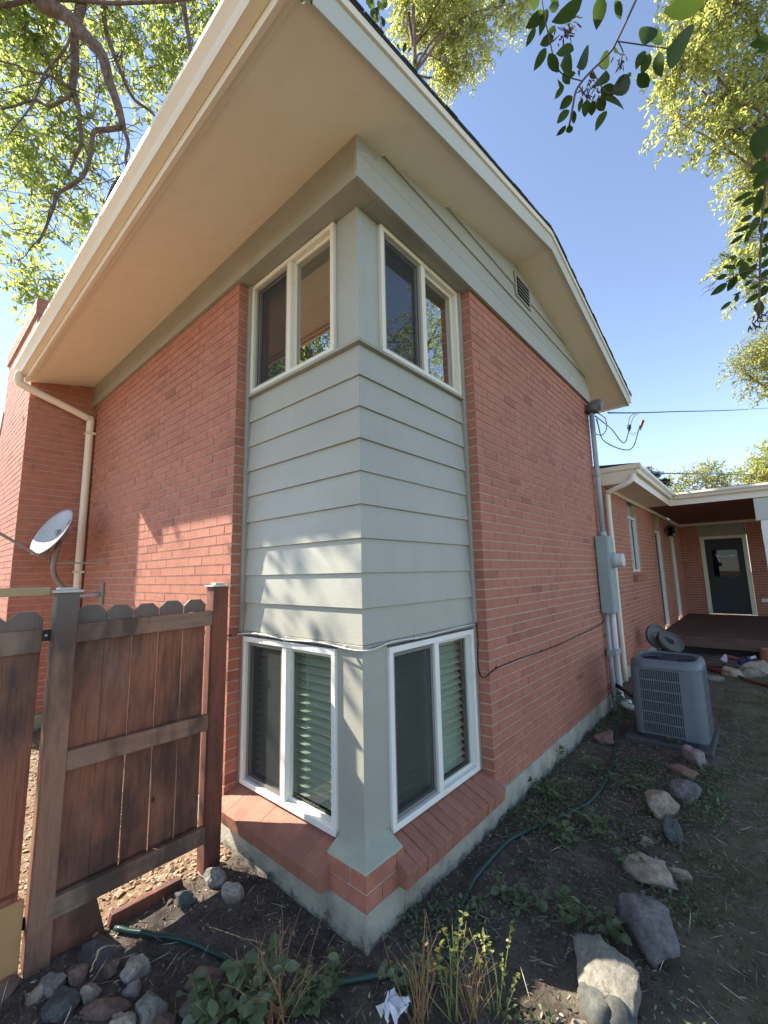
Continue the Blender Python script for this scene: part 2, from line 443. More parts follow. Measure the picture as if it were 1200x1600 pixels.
# ------------------------------------------------------------------ mesh helpers
class MB:
    def __init__(self):
        self.v = []
        self.f = []
    def box(self, a, b):
        x0, x1 = sorted((a[0], b[0])); y0, y1 = sorted((a[1], b[1])); z0, z1 = sorted((a[2], b[2]))
        n = len(self.v)
        self.v += [(x0, y0, z0), (x1, y0, z0), (x1, y1, z0), (x0, y1, z0), (x0, y0, z1), (x1, y0, z1), (x1, y1, z1), (x0, y1, z1)]
        self.f += [tuple(n + i for i in q) for q in ((0, 3, 2, 1), (4, 5, 6, 7), (0, 1, 5, 4), (1, 2, 6, 5), (2, 3, 7, 6), (3, 0, 4, 7))]
        return self
    def poly(self, pts):
        n = len(self.v)
        self.v += [tuple(p) for p in pts]
        self.f.append(tuple(range(n, n + len(pts))))
        return self
    def prism(self, prof, d):
        """closed profile (list of 3D points, planar) extruded by vector d"""
        n = len(self.v); k = len(prof); d = V(d)
        self.v += [tuple(V(p)) for p in prof] + [tuple(V(p) + d) for p in prof]
        nn = V((0, 0, 0))
        for i in range(k):
            a, b = V(prof[i]), V(prof[(i + 1) % k])
            nn += a.cross(b)
        flip = nn.dot(d) > 0
        cap0 = tuple(range(n, n + k)); cap1 = tuple(range(n + k, n + 2 * k))
        if flip:
            self.f += [tuple(reversed(cap0)), cap1]
            self.f += [(n + i, n + (i + 1) % k, n + k + (i + 1) % k, n + k + i) for i in range(k)]
        else:
            self.f += [cap0, tuple(reversed(cap1))]
            self.f += [(n + i, n + k + i, n + k + (i + 1) % k, n + (i + 1) % k) for i in range(k)]
        return self
    def tube(self, pts, r, seg=8, cap=True):
        pts = [V(p) for p in pts]
        rs = r if isinstance(r, (list, tuple)) else [r] * len(pts)
        n0 = len(self.v)
        prev = None
        for i, p in enumerate(pts):
            if i == 0: t = pts[1] - pts[0]
            elif i == len(pts) - 1: t = pts[-1] - pts[-2]
            else: t = (pts[i + 1] - pts[i - 1])
            t = t.normalized() if t.length > 1e-9 else V((0, 0, 1))
            if prev is None:
                a = V((0, 0, 1)) if abs(t.z) < 0.9 else V((1, 0, 0))
                u = t.cross(a).normalized()
            else:
                u = (prev - t * prev.dot(t))
                u = u.normalized() if u.length > 1e-6 else t.orthogonal().normalized()
            prev = u
            w = t.cross(u)
            for k in range(seg):
                an = 2 * math.pi * k / seg
                self.v.append(tuple(p + (u * math.cos(an) + w * math.sin(an)) * rs[i]))
        for i in range(len(pts) - 1):
            for k in range(seg):
                a = n0 + i * seg + k; b = n0 + i * seg + (k + 1) % seg
                self.f.append((a, b, b + seg, a + seg))
        if cap:
            self.f.append(tuple(n0 + k for k in reversed(range(seg))))
            m = n0 + (len(pts) - 1) * seg
            self.f.append(tuple(m + k for k in range(seg)))
        return self
    def disc(self, c, ax, r0, r1, h, seg=28):
        """ring (r0 inner, r1 outer) of thickness h along ax; r0=0 gives a disc"""
        ax = V(ax).normalized(); u = ax.orthogonal().normalized(); w = ax.cross(u); c = V(c)
        n = len(self.v)
        for hh in (-h / 2, h / 2):
            for r in (r0, r1):
                for k in range(seg):
                    an = 2 * math.pi * k / seg
                    self.v.append(tuple(c + ax * hh + (u * math.cos(an) + w * math.sin(an)) * max(r, 1e-4)))
        i0, o0, i1, o1 = n, n + seg, n + 2 * seg, n + 3 * seg
        for k in range(seg):
            j = (k + 1) % seg
            self.f += [(i0 + k, i0 + j, o0 + j, o0 + k), (i1 + k, o1 + k, o1 + j, i1 + j), (o0 + k, o0 + j, o1 + j, o1 + k), (i0 + k, i1 + k, i1 + j, i0 + j)]
        return self
    def mesh(self, name, mat, smooth=False):
        me = bpy.data.meshes.new(name)
        me.from_pydata(self.v, [], self.f)
        me.materials.append(mat)
        if smooth:
            me.polygons.foreach_set('use_smooth', [True] * len(me.polygons))
        me.update()
        return me
    def obj(self, name, mat, parent=None, smooth=False, bevel=0.0, seg=2):
        me = self.mesh(name, mat, smooth)
        o = link(name, me, parent)
        if bevel:
            bv = o.modifiers.new('bevel', 'BEVEL')
            bv.width = bevel; bv.segments = seg; bv.limit_method = 'ANGLE'; bv.angle_limit = math.radians(40)
        return o

def link(name, me, parent=None, M=None):
    o = bpy.data.objects.new(name, me)
    COL.objects.link(o)
    if parent is not None:
        o.parent = parent
        o.matrix_parent_inverse = Matrix.Identity(4)
        pw = world_of(parent)
        o.matrix_basis = pw.inverted() @ (M if M is not None else Matrix.Identity(4))
    elif M is not None:
        o.matrix_basis = M
    return o

def world_of(o):
    m = o.matrix_basis.copy()
    if o.parent:
        m = world_of(o.parent) @ m
    return m

def tag(o, label=None, cat=None, group=None, kind=None):
    if label: o['label'] = label
    if cat: o['category'] = cat
    if group: o['group'] = group
    if kind: o['kind'] = kind
    return o

def thing(name, loc, label, cat, group=None):
    o = bpy.data.objects.new(name, None)
    o.empty_display_size = 0.2
    COL.objects.link(o)
    o.matrix_basis = Matrix.Translation(V(loc))
    return tag(o, label, cat, group)

def spline(pts, n=8):
    """Catmull-Rom through pts"""
    P = [V(p) for p in pts]
    P = [P[0] * 2 - P[1]] + P + [P[-1] * 2 - P[-2]]
    out = []
    for i in range(1, len(P) - 2):
        for k in range(n):
            t = k / n
            a, b, c, d = P[i - 1], P[i], P[i + 1], P[i + 2]
            out.append(0.5 * ((2 * b) + (c - a) * t + (2 * a - 5 * b + 4 * c - d) * t * t + (3 * b - a - 3 * c + d) * t ** 3))
    out.append(P[-2])
    return out

# ------------------------------------------------------------------ ground
GZ = -0.32
def ground_h(x, y):
    h = mnoise.noise(V((x * 1.3, y * 1.3, 3.1))) * 0.018 + mnoise.noise(V((x * 7, y * 7, 1.7))) * 0.009 + mnoise.noise(V((x * 23, y * 23, 5.7))) * 0.005
    d = math.hypot(x, y)
    return GZ + h * min(1.0, 6.0 / (d + 0.01))
def build_ground():
    N = 420
    s = np.linspace(-1, 1, N)
    k = 5.2
    w = np.sinh(k * s) / np.sinh(k) * 160.0
    me = bpy.data.meshes.new('ground')
    vs = []
    for j in range(N):
        for i in range(N):
            x = w[i] + 0.2; y = w[j] + 0.2
            vs.append((x, y, ground_h(x, y)))
    fs = [(j * N + i, j * N + i + 1, (j + 1) * N + i + 1, (j + 1) * N + i) for j in range(N - 1) for i in range(N - 1)]
    me.from_pydata(vs, [], fs)
    me.materials.append(MAT['ground'])
    me.polygons.foreach_set('use_smooth', [True] * len(me.polygons))
    o = link('ground', me)
    tag(o, 'bare brown soil, thin lawn and wood chips around the house', kind='structure')
build_ground()

# ------------------------------------------------------------------ bricks
C = 0.0677; BL = 0.2032; J = 0.010; JV = 0.0045; BD = 0.088; PROUD = 0.006
_bcache = {}
def brick_mesh(L, H, mat):
    key = (round(L, 3), round(H, 3), mat.name)
    if key not in _bcache:
        _bcache[key] = MB().box((-L / 2, 0, -H / 2), (L / 2, BD, H / 2)).mesh('brick', mat)
    return _bcache[key]

def brick_face(parent_name, parent, origin, along, normal, length, k0, k1, odd0=0.0, even0=None, limit=300, mat=None, zoff=0.0, ends=True, skip=None, C_=C, holes=()):
    """running bond face. origin: point on the face plane at its start, 'along' unit direction, 'normal' outward."""
    mat = mat or MAT['brick']
    origin = V(origin); a = V(along).normalized(); n = V(normal).normalized(); up = V((0, 0, 1))
    flip = a.cross(up).dot(n) < 0
    bricks = []
    for k in range(k0, k1):
        z = zoff + (k + 0.5) * C_
        s = -((BL + 0.0) * 0.5 if k % 2 else 0.0) + (odd0 if k % 2 else (even0 or 0.0))
        pos = s
        while pos < length - 0.02:
            s0 = max(pos, 0.0); s1 = min(pos + BL, length)
            for (h0, h1, hz0, hz1) in holes:
                if hz0 < z < hz1:
                    if s0 >= h0 and s1 <= h1: s1 = s0
                    elif s0 < h0 < s1: s1 = h0
                    elif s0 < h1 < s1: s0 = h1
            if s1 - s0 > 0.03:
                l = s1 - s0 - JV
                mid = (s0 + s1) / 2
                # ends of the wall: let the brick run out to the arris
                if s0 <= 0.0001: l += JV / 2; mid -= JV / 4
                if s1 >= length - 0.0001: l += JV / 2; mid += JV / 4
                c = origin + a * mid + up * (z - origin.z)
                if not (skip and skip(c)):
                    bricks.append((c, l))
            pos += BL
    bricks.sort(key=lambda t: (t[0] - CAM).length)
    H = C_ - J
    sb = []
    for i, (c, l) in enumerate(bricks):
        pr = random.uniform(-0.0012, 0.0012)
        X = a if not flip else -a
        M = Matrix((X, -n, up)).transposed().to_4x4()
        M = M @ Matrix.Rotation(random.uniform(-0.004, 0.004), 4, 'Z')
        M.translation = c + n * pr
        if i < limit:
            link('brick', brick_mesh(l, H, mat), parent, M)
        else:
            sb.append((M, l))
    if sb:
        mb = MB()
        for M, l in sb:
            n0 = len(mb.v)
            loc = MB().box((-l / 2, 0, -H / 2), (l / 2, BD, H / 2))
            mb.v += [tuple(M @ V(p)) for p in loc.v]
            mb.f += [tuple(n0 + i for i in q) for q in loc.f]
        o = link('brick_courses', mb.mesh('brick_courses', mat), parent)
        o['kind'] = 'stuff'

# ------------------------------------------------------------------ the house
B = 1.20            # brick openings end here on both facades
W = 4.215           # gable wall length
L = 4.563           # left facade up to the chimney
ZT = 3.385          # top of the brick
K0, K1 = -2, 50
S_ = 0.095          # siding plane set back from the brick face
house = thing('brick_house', (0, 0, GZ), 'two storey red painted brick house with sage siding wrapped round its corner', 'house')

# mortar-backed walls -------------------------------------------------
wl = MB().box((-L, PROUD, K0 * C - 0.004), (-B - 0.004, 0.16, ZT + 0.03)).obj('brick_wall', MAT['mortar'], house)
wl['label'] = 'brick wall between chimney and corner, its lower right in sunlight'
brick_face('w', wl, (-B, 0, 0), (-1, 0, 0), (0, -1, 0), L - B, K0, K1)
wr = MB().box((-PROUD, B + 0.004, K0 * C - 0.004), (-0.16, W - 0.004, ZT + 0.03)).obj('brick_wall', MAT['mortar'], house)
wr['label'] = 'brick gable wall in shade'
brick_face('w', wr, (0, B, 0), (0, 1, 0), (1, 0, 0), W - B, K0, K1)
# end return of the gable wall (faces back)
MB().box((-0.16, W - 0.09, K0 * C), (-9.0, W + 0.0, ZT)).obj('rear_wall', MAT['mortar'], house)
MB().box((-9.0, 0.0, -0.2), (-6.44, 0.16, ZT)).obj('brick_wall', MAT['brick'], house)

# foundation ----------------------------------------------------------
def foundation():
    mb = MB()
    z1 = K0 * C - 0.012
    mb.box((-L, 0.004, GZ - 0.25), (-0.262, 0.2, z1))
    mb.box((-0.2, 0.262, GZ - 0.25), (-0.004, W + 0.02, z1))
    mb.box((-0.262, 0.0042, GZ - 0.25), (-0.0042, 0.262, -0.168))
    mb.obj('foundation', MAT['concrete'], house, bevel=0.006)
foundation()

# corner stub under the post, two courses of brick and a mortar cap ----
stub = MB().box((-0.25, 0.006, -0.166), (-0.006, 0.25, -0.018)).obj('corner_pier', MAT['mortar'], house)
Hs = 0.066
def stub_brick(x0, x1, y0, y1, z0):
    mb = MB().box((x0, y0, z0), (x1, y1, z0 + Hs))
    mb.obj('brick', MAT['brick'], stub, bevel=0.003)
z0 = -0.162
stub_brick(-0.262, 0.0, 0.0, 0.098, z0)
stub_brick(-0.098, 0.0, 0.105, 0.262, z0)
z0 = -0.162 + Hs + 0.009
stub_brick(-0.10, 0.0, 0.0, 0.205, z0)
stub_brick(-0.262, -0.109, 0.0, 0.098, z0)
stub_brick(-0.098, 0.0, 0.212, 0.262, z0)
capm = MB()
capm.v = [(-0.266, 0.004, -0.020), (-0.004, 0.004, -0.020), (-0.004, 0.266, -0.020), (-0.14, 0.266, -0.020), (-0.14, 0.14, -0.020), (-0.266, 0.14, -0.020),
          (-0.262, 0.012, -0.012), (-0.012, 0.012, -0.012), (-0.012, 0.262, -0.012), (-0.10, 0.262, 0.035), (-0.10, 0.10, 0.035), (-0.262, 0.10, 0.035)]
capm.f = [(0, 1, 7, 6), (1, 2, 8, 7), (6, 7, 10, 11), (7, 8, 9, 10), (0, 6, 11, 5), (2, 3, 9, 8), (5, 4, 3, 2, 1, 0)]
MAT['cap_paint'] = painted('cap_paint', (0.36, 0.37, 0.275), 0.08, 0.5, 6.0, 0.3, ((0.25, 0.24, 0.19), 0.4))
capm.obj('pier_cap', MAT['cap_paint'], house, bevel=0.005)

# sloping sills --------------------------------------------------------
def sill(side):
    # profile in (out, z): out = distance outward from brick face
    prof = [(-0.115, -0.004), (0.072, -0.078), (0.060, -0.150), (-0.02, -0.150), (-0.02, -0.125), (-0.115, -0.125)]
    def P3(o_, z, s):
        return (-s, -o_, z) if side == 'L' else (o_, s, z)
    root = None
    if side == 'L':
        s0, s1 = 0.232, 1.20
        core = MB().prism([P3(o_ - 0.006, z - 0.005, s0 + 0.004) for o_, z in prof], V(P3(0, 0, s1 - s0 - 0.008)))
        root = core.obj('window_sill', MAT['brickdull'], house)
        root['label'] = 'smooth painted brick sill left of the corner'
        n = 7
    else:
        s0, s1 = 0.205, 1.20
        core = MB().prism([P3(o_ - 0.006, z - 0.005, s0 + 0.004) for o_, z in prof], V(P3(0, 0, s1 - s0 - 0.008)))
        root = core.obj('window_sill', MAT['brickdull'], house)
        root['label'] = 'rowlock brick sill with open joints right of the corner'
        n = 13
    wd = (s1 - s0) / n
    for i in range(n):
        a0 = s0 + i * wd + (0.0004 if side == 'L' else 0.0028)
        a1 = s0 + (i + 1) * wd - (0.0004 if side == 'L' else 0.0028)
        dz = random.uniform(-0.001, 0.001) if side == 'L' else random.uniform(-0.004, 0.004)
        mb = MB().prism([P3(o_ + dz, z + dz * 0.5, a0) for o_, z in prof], V(P3(0, 0, a1 - a0)))
        mb.obj('brick', MAT['brickdull'], root, bevel=0.0015 if side == 'L' else 0.004)
sill('L'); sill('R')

# ---- corner siding ---------------------------------------------------
Z1, Z2 = 0.925, 2.515
def uv(side, s, o_, z):
    """facade coordinates: s along from the corner, o_ depth behind the brick face, z"""
    return (-s, o_, z) if side == 'L' else (-o_, s, z)
def slab(side, s0, s1, o0, o1, z0, z1):
    return MB().box(uv(side, s0, o0, z0), uv(side, s1, o1, z1))

for side in 'LR':
    panel = slab(side, 0.13, B - 0.002, 0.120, 0.15, Z1 + 0.01, Z2).obj('siding_panel', MAT['sage'], house)
    panel['label'] = 'lap siding left of the corner, lower boards sunlit' if side == 'L' else 'lap siding right of the corner, in shade'
    n = 9
    lap = (Z2 - Z1) / n
    for i in range(n):
        zb = Z1 + i * lap; zt = zb + lap + 0.004
        jit = random.uniform(-0.0015, 0.0015)
        lo, li = 0.0835 + jit, 0.0955 + jit
        # mitred at the corner: wedge board
        def pt(o_, z, s):
            return uv(side, s, o_, z)
        end = 1.165
        prof0 = [pt(lo, zb, lo), pt(li + 0.003, zt, li + 0.003), pt(0.119, zt, 0.119), pt(0.119, zb, 0.119)]
        prof1 = [pt(lo, zb, end), pt(li + 0.003, zt, end), pt(0.119, zt, end), pt(0.119, zb, end)]
        mb = MB()
        mb.v = prof0 + prof1
        q = [(0, 1, 5, 4), (1, 2, 6, 5), (2, 3, 7, 6), (3, 0, 4, 7), (0, 3, 2, 1), (4, 5, 6, 7)]
        if side == 'L':
            q = [tuple(reversed(t)) for t in q]
        mb.f = q
        mb.obj('siding_board', MAT['sage'], panel, bevel=0.0015)
    # side trim from below lower window top up to the frieze
    slab(side, 1.163, B - 0.001, 0.068, 0.15, Z1 - 0.01, ZT).obj('trim_board', MAT['sage_trim'], house, bevel=0.003)
    slab(side, 1.168, B - 0.001, 0.085, 0.15, 0.0, Z1 - 0.012).obj('trim_board', MAT['sage_trim'], house, bevel=0.003)
    # projecting cap below the upper window
    slab(side, 0.066 if side == 'L' else 0.1502, 1.163, 0.066, 0.15, Z2 + 0.004, Z2 + 0.024).obj('ledge', MAT['sage_trim'], house, bevel=0.002)
    # drip moulding at the bottom of the siding
    slab(side, 0.080 if side == 'L' else 0.1502, 1.166, 0.080, 0.15, Z1 - 0.022, Z1 - 0.002).obj('drip_moulding', MAT['sage_trim'], house, bevel=0.003)

# corner posts (upper and lower)
MB().box((-0.285, 0.100, -0.01), (-0.100, 0.16, Z1 - 0.024)).box((-0.160, 0.158, -0.01), (-0.1003, 0.284, Z1 - 0.024)).obj('corner_post', MAT['sage'], house, bevel=0.003)
MB().box((-0.282, 0.106, Z2 + 0.02), (-0.106, 0.16, ZT)).box((-0.166, 0.158, Z2 + 0.02), (-0.1063, 0.286, ZT)).obj('corner_post', MAT['sage'], house, bevel=0.003)

# ---- windows ---------------------------------------------------------
def window(side, z0, z1, mat, label, lower):
    s0, s1 = 0.284, 1.166
    fo, fi = 0.082, 0.150        # frame outer and inner depth
    ft = 0.032
    fr = MB()
    fr.box(uv(side, s0, fo, z0), uv(side, s1, fi, z0 + ft))
    fr.box(uv(side, s0, fo, z1 - ft), uv(side, s1, fi, z1))
    fr.box(uv(side, s0, fo + 0.0005, z0 + ft), uv(side, s0 + ft, fi, z1 - ft))
    fr.box(uv(side, s1 - ft, fo + 0.0005, z0 + ft), uv(side, s1, fi, z1 - ft))
    win = fr.obj('window', mat, house, bevel=0.003)
    win['label'] = label
    mid = (s0 + s1) / 2
    slab(side, mid - 0.022, mid + 0.022, fo + 0.004, fi, z0 + ft, z1 - ft).obj('mullion', mat, win, bevel=0.003)
    # which half (nearer the corner / away) carries the insect screen
    if side == 'L':
        scr = (mid + 0.022, s1 - ft); clr = (s0 + ft, mid - 0.022)
    else:
        scr = (s0 + ft, mid - 0.022); clr = (mid + 0.022, s1 - ft)
    for a, b in (scr, clr):
        slab(side, a, b, 0.128, 0.132, z0 + ft, z1 - ft).obj('pane', MAT['glass_low'] if lower else MAT['glass_up'], win)
    # inner sash of the sliding half
    a, b = scr
    sf = MB()
    t = 0.024
    sm = MAT['screenframe']
    so, si = 0.102, 0.112
    sf.box(uv(side, a + 0.012, so, z0 + ft + 0.006), uv(side, b - 0.006, si, z0 + ft + t))
    sf.box(uv(side, a + 0.012, so, z1 - ft - t), uv(side, b - 0.006, si, z1 - ft - 0.006))
    sf.box(uv(side, a + 0.012, so + 0.0005, z0 + ft + t), uv(side, a + 0.012 + t * 0.8, si, z1 - ft - t))
    sf.box(uv(side, b - 0.006 - t * 0.8, so + 0.0005, z0 + ft + t), uv(side, b - 0.006, si, z1 - ft - t))
    sf.obj('screen_frame', sm, win)
    slab(side, a + 0.03, b - 0.024, 0.106, 0.107, z0 + ft + t, z1 - ft - t).obj('insect_screen', MAT['screen'] if lower else MAT['screen_up'], win)
    # inner sash frames
    for a, b in (scr, clr):
        f2 = MB(); t = 0.02
        f2.box(uv(side, a, 0.116, z0 + ft), uv(side, b, 0.127, z0 + ft + t))
        f2.box(uv(side, a, 0.116, z1 - ft - t), uv(side, b, 0.127, z1 - ft))
        f2.box(uv(side, a, 0.1165, z0 + ft + t), uv(side, a + t, 0.127, z1 - ft - t))
        f2.box(uv(side, b - t, 0.1165, z0 + ft + t), uv(side, b, 0.127, z1 - ft - t))
        f2.obj('sash', MAT['slat'] if lower else mat, win)
    if lower:
        n = 19
        for i in range(n):
            z = z0 + 0.05 + i * (z1 - z0 - 0.08) / (n - 1)
            d = 0.024
            tilt = 0.62
            sl = MB()
            oc = 0.205
            n0 = V(uv(side, 0, 1, 0))
            p0 = V(uv(side, s0 + 0.015, oc, z)); p1 = V(uv(side, s1 - 0.015, oc, z))
            off = n0 * d * math.cos(tilt) + V((0, 0, d * math.sin(tilt)))
            th = V((0, 0, 0.0025))
            droop = random.uniform(-0.0015, 0.0015)
            p1 = p1 + V((0, 0, droop))
            sl.v = [tuple(p) for p in (p0 - off, p1 - off, p1 + off, p0 + off, p0 - off + th, p1 - off + th, p1 + off + th, p0 + off + th)]
            q = [(0, 1, 2, 3), (7, 6, 5, 4), (0, 4, 5, 1), (1, 5, 6, 2), (2, 6, 7, 3), (3, 7, 4, 0)]
            if side == 'L': q = [tuple(reversed(t_)) for t_ in q]
            sl.f = q
            sl.obj('blind_slat', MAT['slat'], win)
        for s_ in (s0 + 0.12, mid - 0.1, mid + 0.1, s1 - 0.12):
            MB().tube([uv(side, s_, 0.178, z0 + 0.04), uv(side, s_, 0.178, z1 - 0.04)], 0.0012, 4).obj('blind_cord', MAT['white'], win)
    else:
        slab(side, s0 + 0.02, s1 - 0.02, 0.19, 0.20, z1 - 0.34, z1 - 0.03).obj('soffit_reflection_panel', MAT['shade'], win)  # beige panel added behind the glass to imitate the soffit's reflection
    return win
window('L', 0.0, 0.888, MAT['white'], 'lower slider window left of the corner with white blinds', True)
window('R', 0.0, 0.888, MAT['white'], 'lower slider window right of the corner with grey screen', True)
window('L', 2.545, ZT - 0.004, MAT['upwhite'], 'upper slider window left of the corner', False)
window('R', 2.545, ZT - 0.004, MAT['upwhite'], 'upper slider window right of the corner', False)

# dark interior so the glass has a room behind it
MB().box((-5.6, 0.75, -0.3), (-0.8, 0.80, 3.5)).box((-0.85, 0.16, -0.3), (-0.80, 0.75, -0.25)).obj('interior_wall', MAT['dark'], house)
MB().box((-6.0, 0.16, -0.12), (-0.16, 3.9, -0.08)).box((-6.0, 0.16, 1.6), (-0.16, 3.9, 1.72)).box((-6.0, 0.16, 3.46), (-0.2, 3.9, 3.5)).obj('interior_floor', MAT['dark'], house)
MB().box((-0.80, 2.2, -0.08), (-0.16, 2.25, 3.46)).box((-2.4, 0.16, -0.08), (-2.35, 0.75, 3.46)).obj('interior_wall', MAT['dark'], house)

# ---- frieze and gable siding ----------------------------------------
M_SL = 0.2276
ZF = 3.643
Q = 0.030
def soff(y):      # underside of roof at y (front slope)
    return ZF + M_SL * (y + Q)
YR = W / 2 + 0.05
def soff2(y):     # both slopes
    return soff(y) if y <= YR else 2 * soff(YR) - soff(y)
# left frieze (level), its underside reaches back to the windows
MB().box((-L, -Q, ZT), (Q - 0.004, 0.145, ZF + 0.004)).obj('frieze_board', MAT['sage_trim'], house, bevel=0.003)
# header soffit over the right-hand upper window and the first gable board
MB().box((-0.16, 0.146, ZT), (Q - 0.006, W, ZT + 0.15)).obj('frieze_board', MAT['sage_trim'], house, bevel=0.003)
gable = MB().prism([(-0.10, -0.01, ZT + 0.15), (-0.10, W, ZT + 0.15), (-0.10, W, soff2(W) + 0.02), (-0.10, YR, soff2(YR) + 0.02), (-0.10, -0.01, soff2(-0.01) + 0.02)], (0.112, 0, 0)).obj('gable_siding', MAT['sage'], house)
lap = 0.158
zb = ZT - 0.006
i = 0
while zb < soff2(YR) - 0.03:
    zt = zb + lap + 0.006
    # extent along y where the board's lower edge is under the roof
    def yl(z): return -Q + 0.0015 if z <= ZF else (z - ZF) / M_SL - Q
    def yrr(z):
        if z <= soff2(W): return W
        return 2 * YR - yl(z) if z > ZF else W
    ya0, ya1 = yl(zb), yl(zt)
    yb0, yb1 = min(W, yrr(zb)), min(W, yrr(zt))
    if ya1 < yb1:
        xo = 0.032 if i else 0.0335
        xi = 0.018
        mb = MB()
        prof = [(xo, ya0, zb), (xo, yb0, zb), (xi, yb1, zt), (xi, ya1, zt)]
        if i == 0:
            prof = [(xo, -Q - 0.003, zb), (xo, yb0, zb), (xo - 0.003, yb1, zt), (xo - 0.003, -Q - 0.003, zt)]
        back = [(0.0125, p[1], p[2]) for p in prof]
        mb.v = prof + back
        mb.f = [(0, 1, 2, 3), (7, 6, 5, 4), (0, 4, 5, 1), (1, 5, 6, 2), (2, 6, 7, 3), (3, 7, 4, 0)]
        mb.obj('siding_board', MAT['sage'], gable)
    zb += lap; i += 1
# attic vent
av = MB().box((0.018, 2.02, 3.755), (0.040, 2.05, 3.995)).box((0.018, 2.33, 3.755), (0.040, 2.36, 3.995)).box((0.018, 2.05, 3.755), (0.040, 2.33, 3.775)).box((0.018, 2.05, 3.975), (0.040, 2.33, 3.995)).obj('attic_vent', MAT['sage_trim'], house)
MB().box((0.0335, 2.05, 3.775), (0.0355, 2.33, 3.975)).obj('vent_opening', MAT['black'], av)
for i in range(5):
    z = 3.785 + i * 0.038
    MB().prism([(0.036, 2.05, z + 0.020), (0.052, 2.05, z), (0.054, 2.05, z + 0.003), (0.038, 2.05, z + 0.024)], (0, 0.28, 0)).obj('vent_slat', MAT['sage'], av)

# ---- roof ------------------------------------------------------------
GX = 0.322          # gable overhang
OY = 0.700          # eave overhang to the fascia
YB = W + 0.74
def zs(y): return soff2(y)
roof = MB().prism([(GX - 0.004, -OY + 0.03, zs(-OY + 0.03)), (GX - 0.004, YR, zs(YR)), (GX - 0.004, YR, zs(YR) + 0.02), (GX - 0.004, -OY + 0.03, zs(-OY + 0.03) + 0.02)], (-(L + GX - 0.006), 0, 0))
soffit = roof.obj('soffit', MAT['soffit'], house)
MB().prism([(GX - 0.004, YB, zs(YB)), (GX - 0.004, YR + 0.001, zs(YR)), (GX - 0.004, YR + 0.001, zs(YR) + 0.02), (GX - 0.004, YB, zs(YB) + 0.02)], (-(L + GX - 0.006), 0, 0)).obj('soffit', MAT['soffit'], house)
TH = 0.148
rf = MB()
xs1 = GX + 0.036
def top(y): return zs(y) + 0.022
prof = [(xs1, -OY - 0.03, top(-OY - 0.03) + TH), (xs1, YR, top(YR) + TH), (xs1, YR, top(YR) + TH + 0.012), (xs1, -OY - 0.03, top(-OY - 0.03) + TH + 0.012)]
rf.prism(prof, (-(L + xs1 - 0.004), 0, 0))
prof = [(xs1, YB + 0.03, top(YB + 0.03) + TH), (xs1, YR + 0.0005, top(YR) + TH), (xs1, YR + 0.0005, top(YR) + TH + 0.012), (xs1, YB + 0.03, top(YB + 0.03) + TH + 0.012)]
rf.prism(prof, (-(9.6), 0, 0))
prof = [(-L + 0.004, 0.31, top(0.31) + TH), (-L + 0.004, YR, top(YR) + TH), (-L + 0.004, YR, top(YR) + TH + 0.022), (-L + 0.004, 0.31, top(0.31) + TH + 0.022)]
rf.prism(prof, (-4.7, 0, 0))
roof_o = rf.obj('roof', MAT['shingle'], house)
# shingle tabs along the rake edge: small uneven lips
mb = MB()
y = -OY - 0.02
while y < YB:
    y2 = y + 0.135
    d = random.uniform(0.002, 0.009)
    for (a_, b_) in ((y, y2),):
        mm = lambda yy: top(min(yy, 2 * YR - yy) if yy > YR else yy) + TH + 0.0125
        za, zb_ = mm(a_), mm(b_)
        mb.v += [(xs1 + d, a_ + 0.003, za - 0.006), (xs1 + d, b_ - 0.003, zb_ - 0.006), (xs1 - 0.3, b_ - 0.003, zb_), (xs1 - 0.3, a_ + 0.003, za), (xs1 + d, a_ + 0.003, za + 0.003), (xs1 + d, b_ - 0.003, zb_ + 0.003), (xs1 - 0.3, b_ - 0.003, zb_ + 0.008), (xs1 - 0.3, a_ + 0.003, za + 0.008)]
        n0 = len(mb.v) - 8
        mb.f += [tuple(n0 + k for k in q) for q in ((0, 3, 2, 1), (4, 5, 6, 7), (0, 1, 5, 4), (1, 2, 6, 5), (3, 0, 4, 7), (2, 3, 7, 6))]
    y = y2
o = mb.obj('shingle_edge', MAT['shingle'], roof_o); o['kind'] = 'stuff'

# rake boards with a narrow upper moulding
def rake(y0, y1, name='rake_board'):
    za, zb_ = zs(y0), zs(y1)
    MB().prism([(GX - 0.004, y0, za - 0.018), (GX - 0.004, y1, zb_ - 0.018), (GX - 0.004, y1, zb_ + 0.120), (GX - 0.004, y0, za + 0.120)], (0.020, 0, 0)).obj(name, MAT['rake'], house, bevel=0.002)
    MB().prism([(GX - 0.004, y0, za + 0.1205), (GX - 0.004, y1, zb_ + 0.1205), (GX - 0.004, y1, zb_ + 0.168), (GX - 0.004, y0, za + 0.168)], (0.034, 0, 0)).obj('rake_moulding', MAT['cream'], house, bevel=0.002)
rake(-OY - 0.02, YR); rake(YR + 0.0005, YB + 0.02)

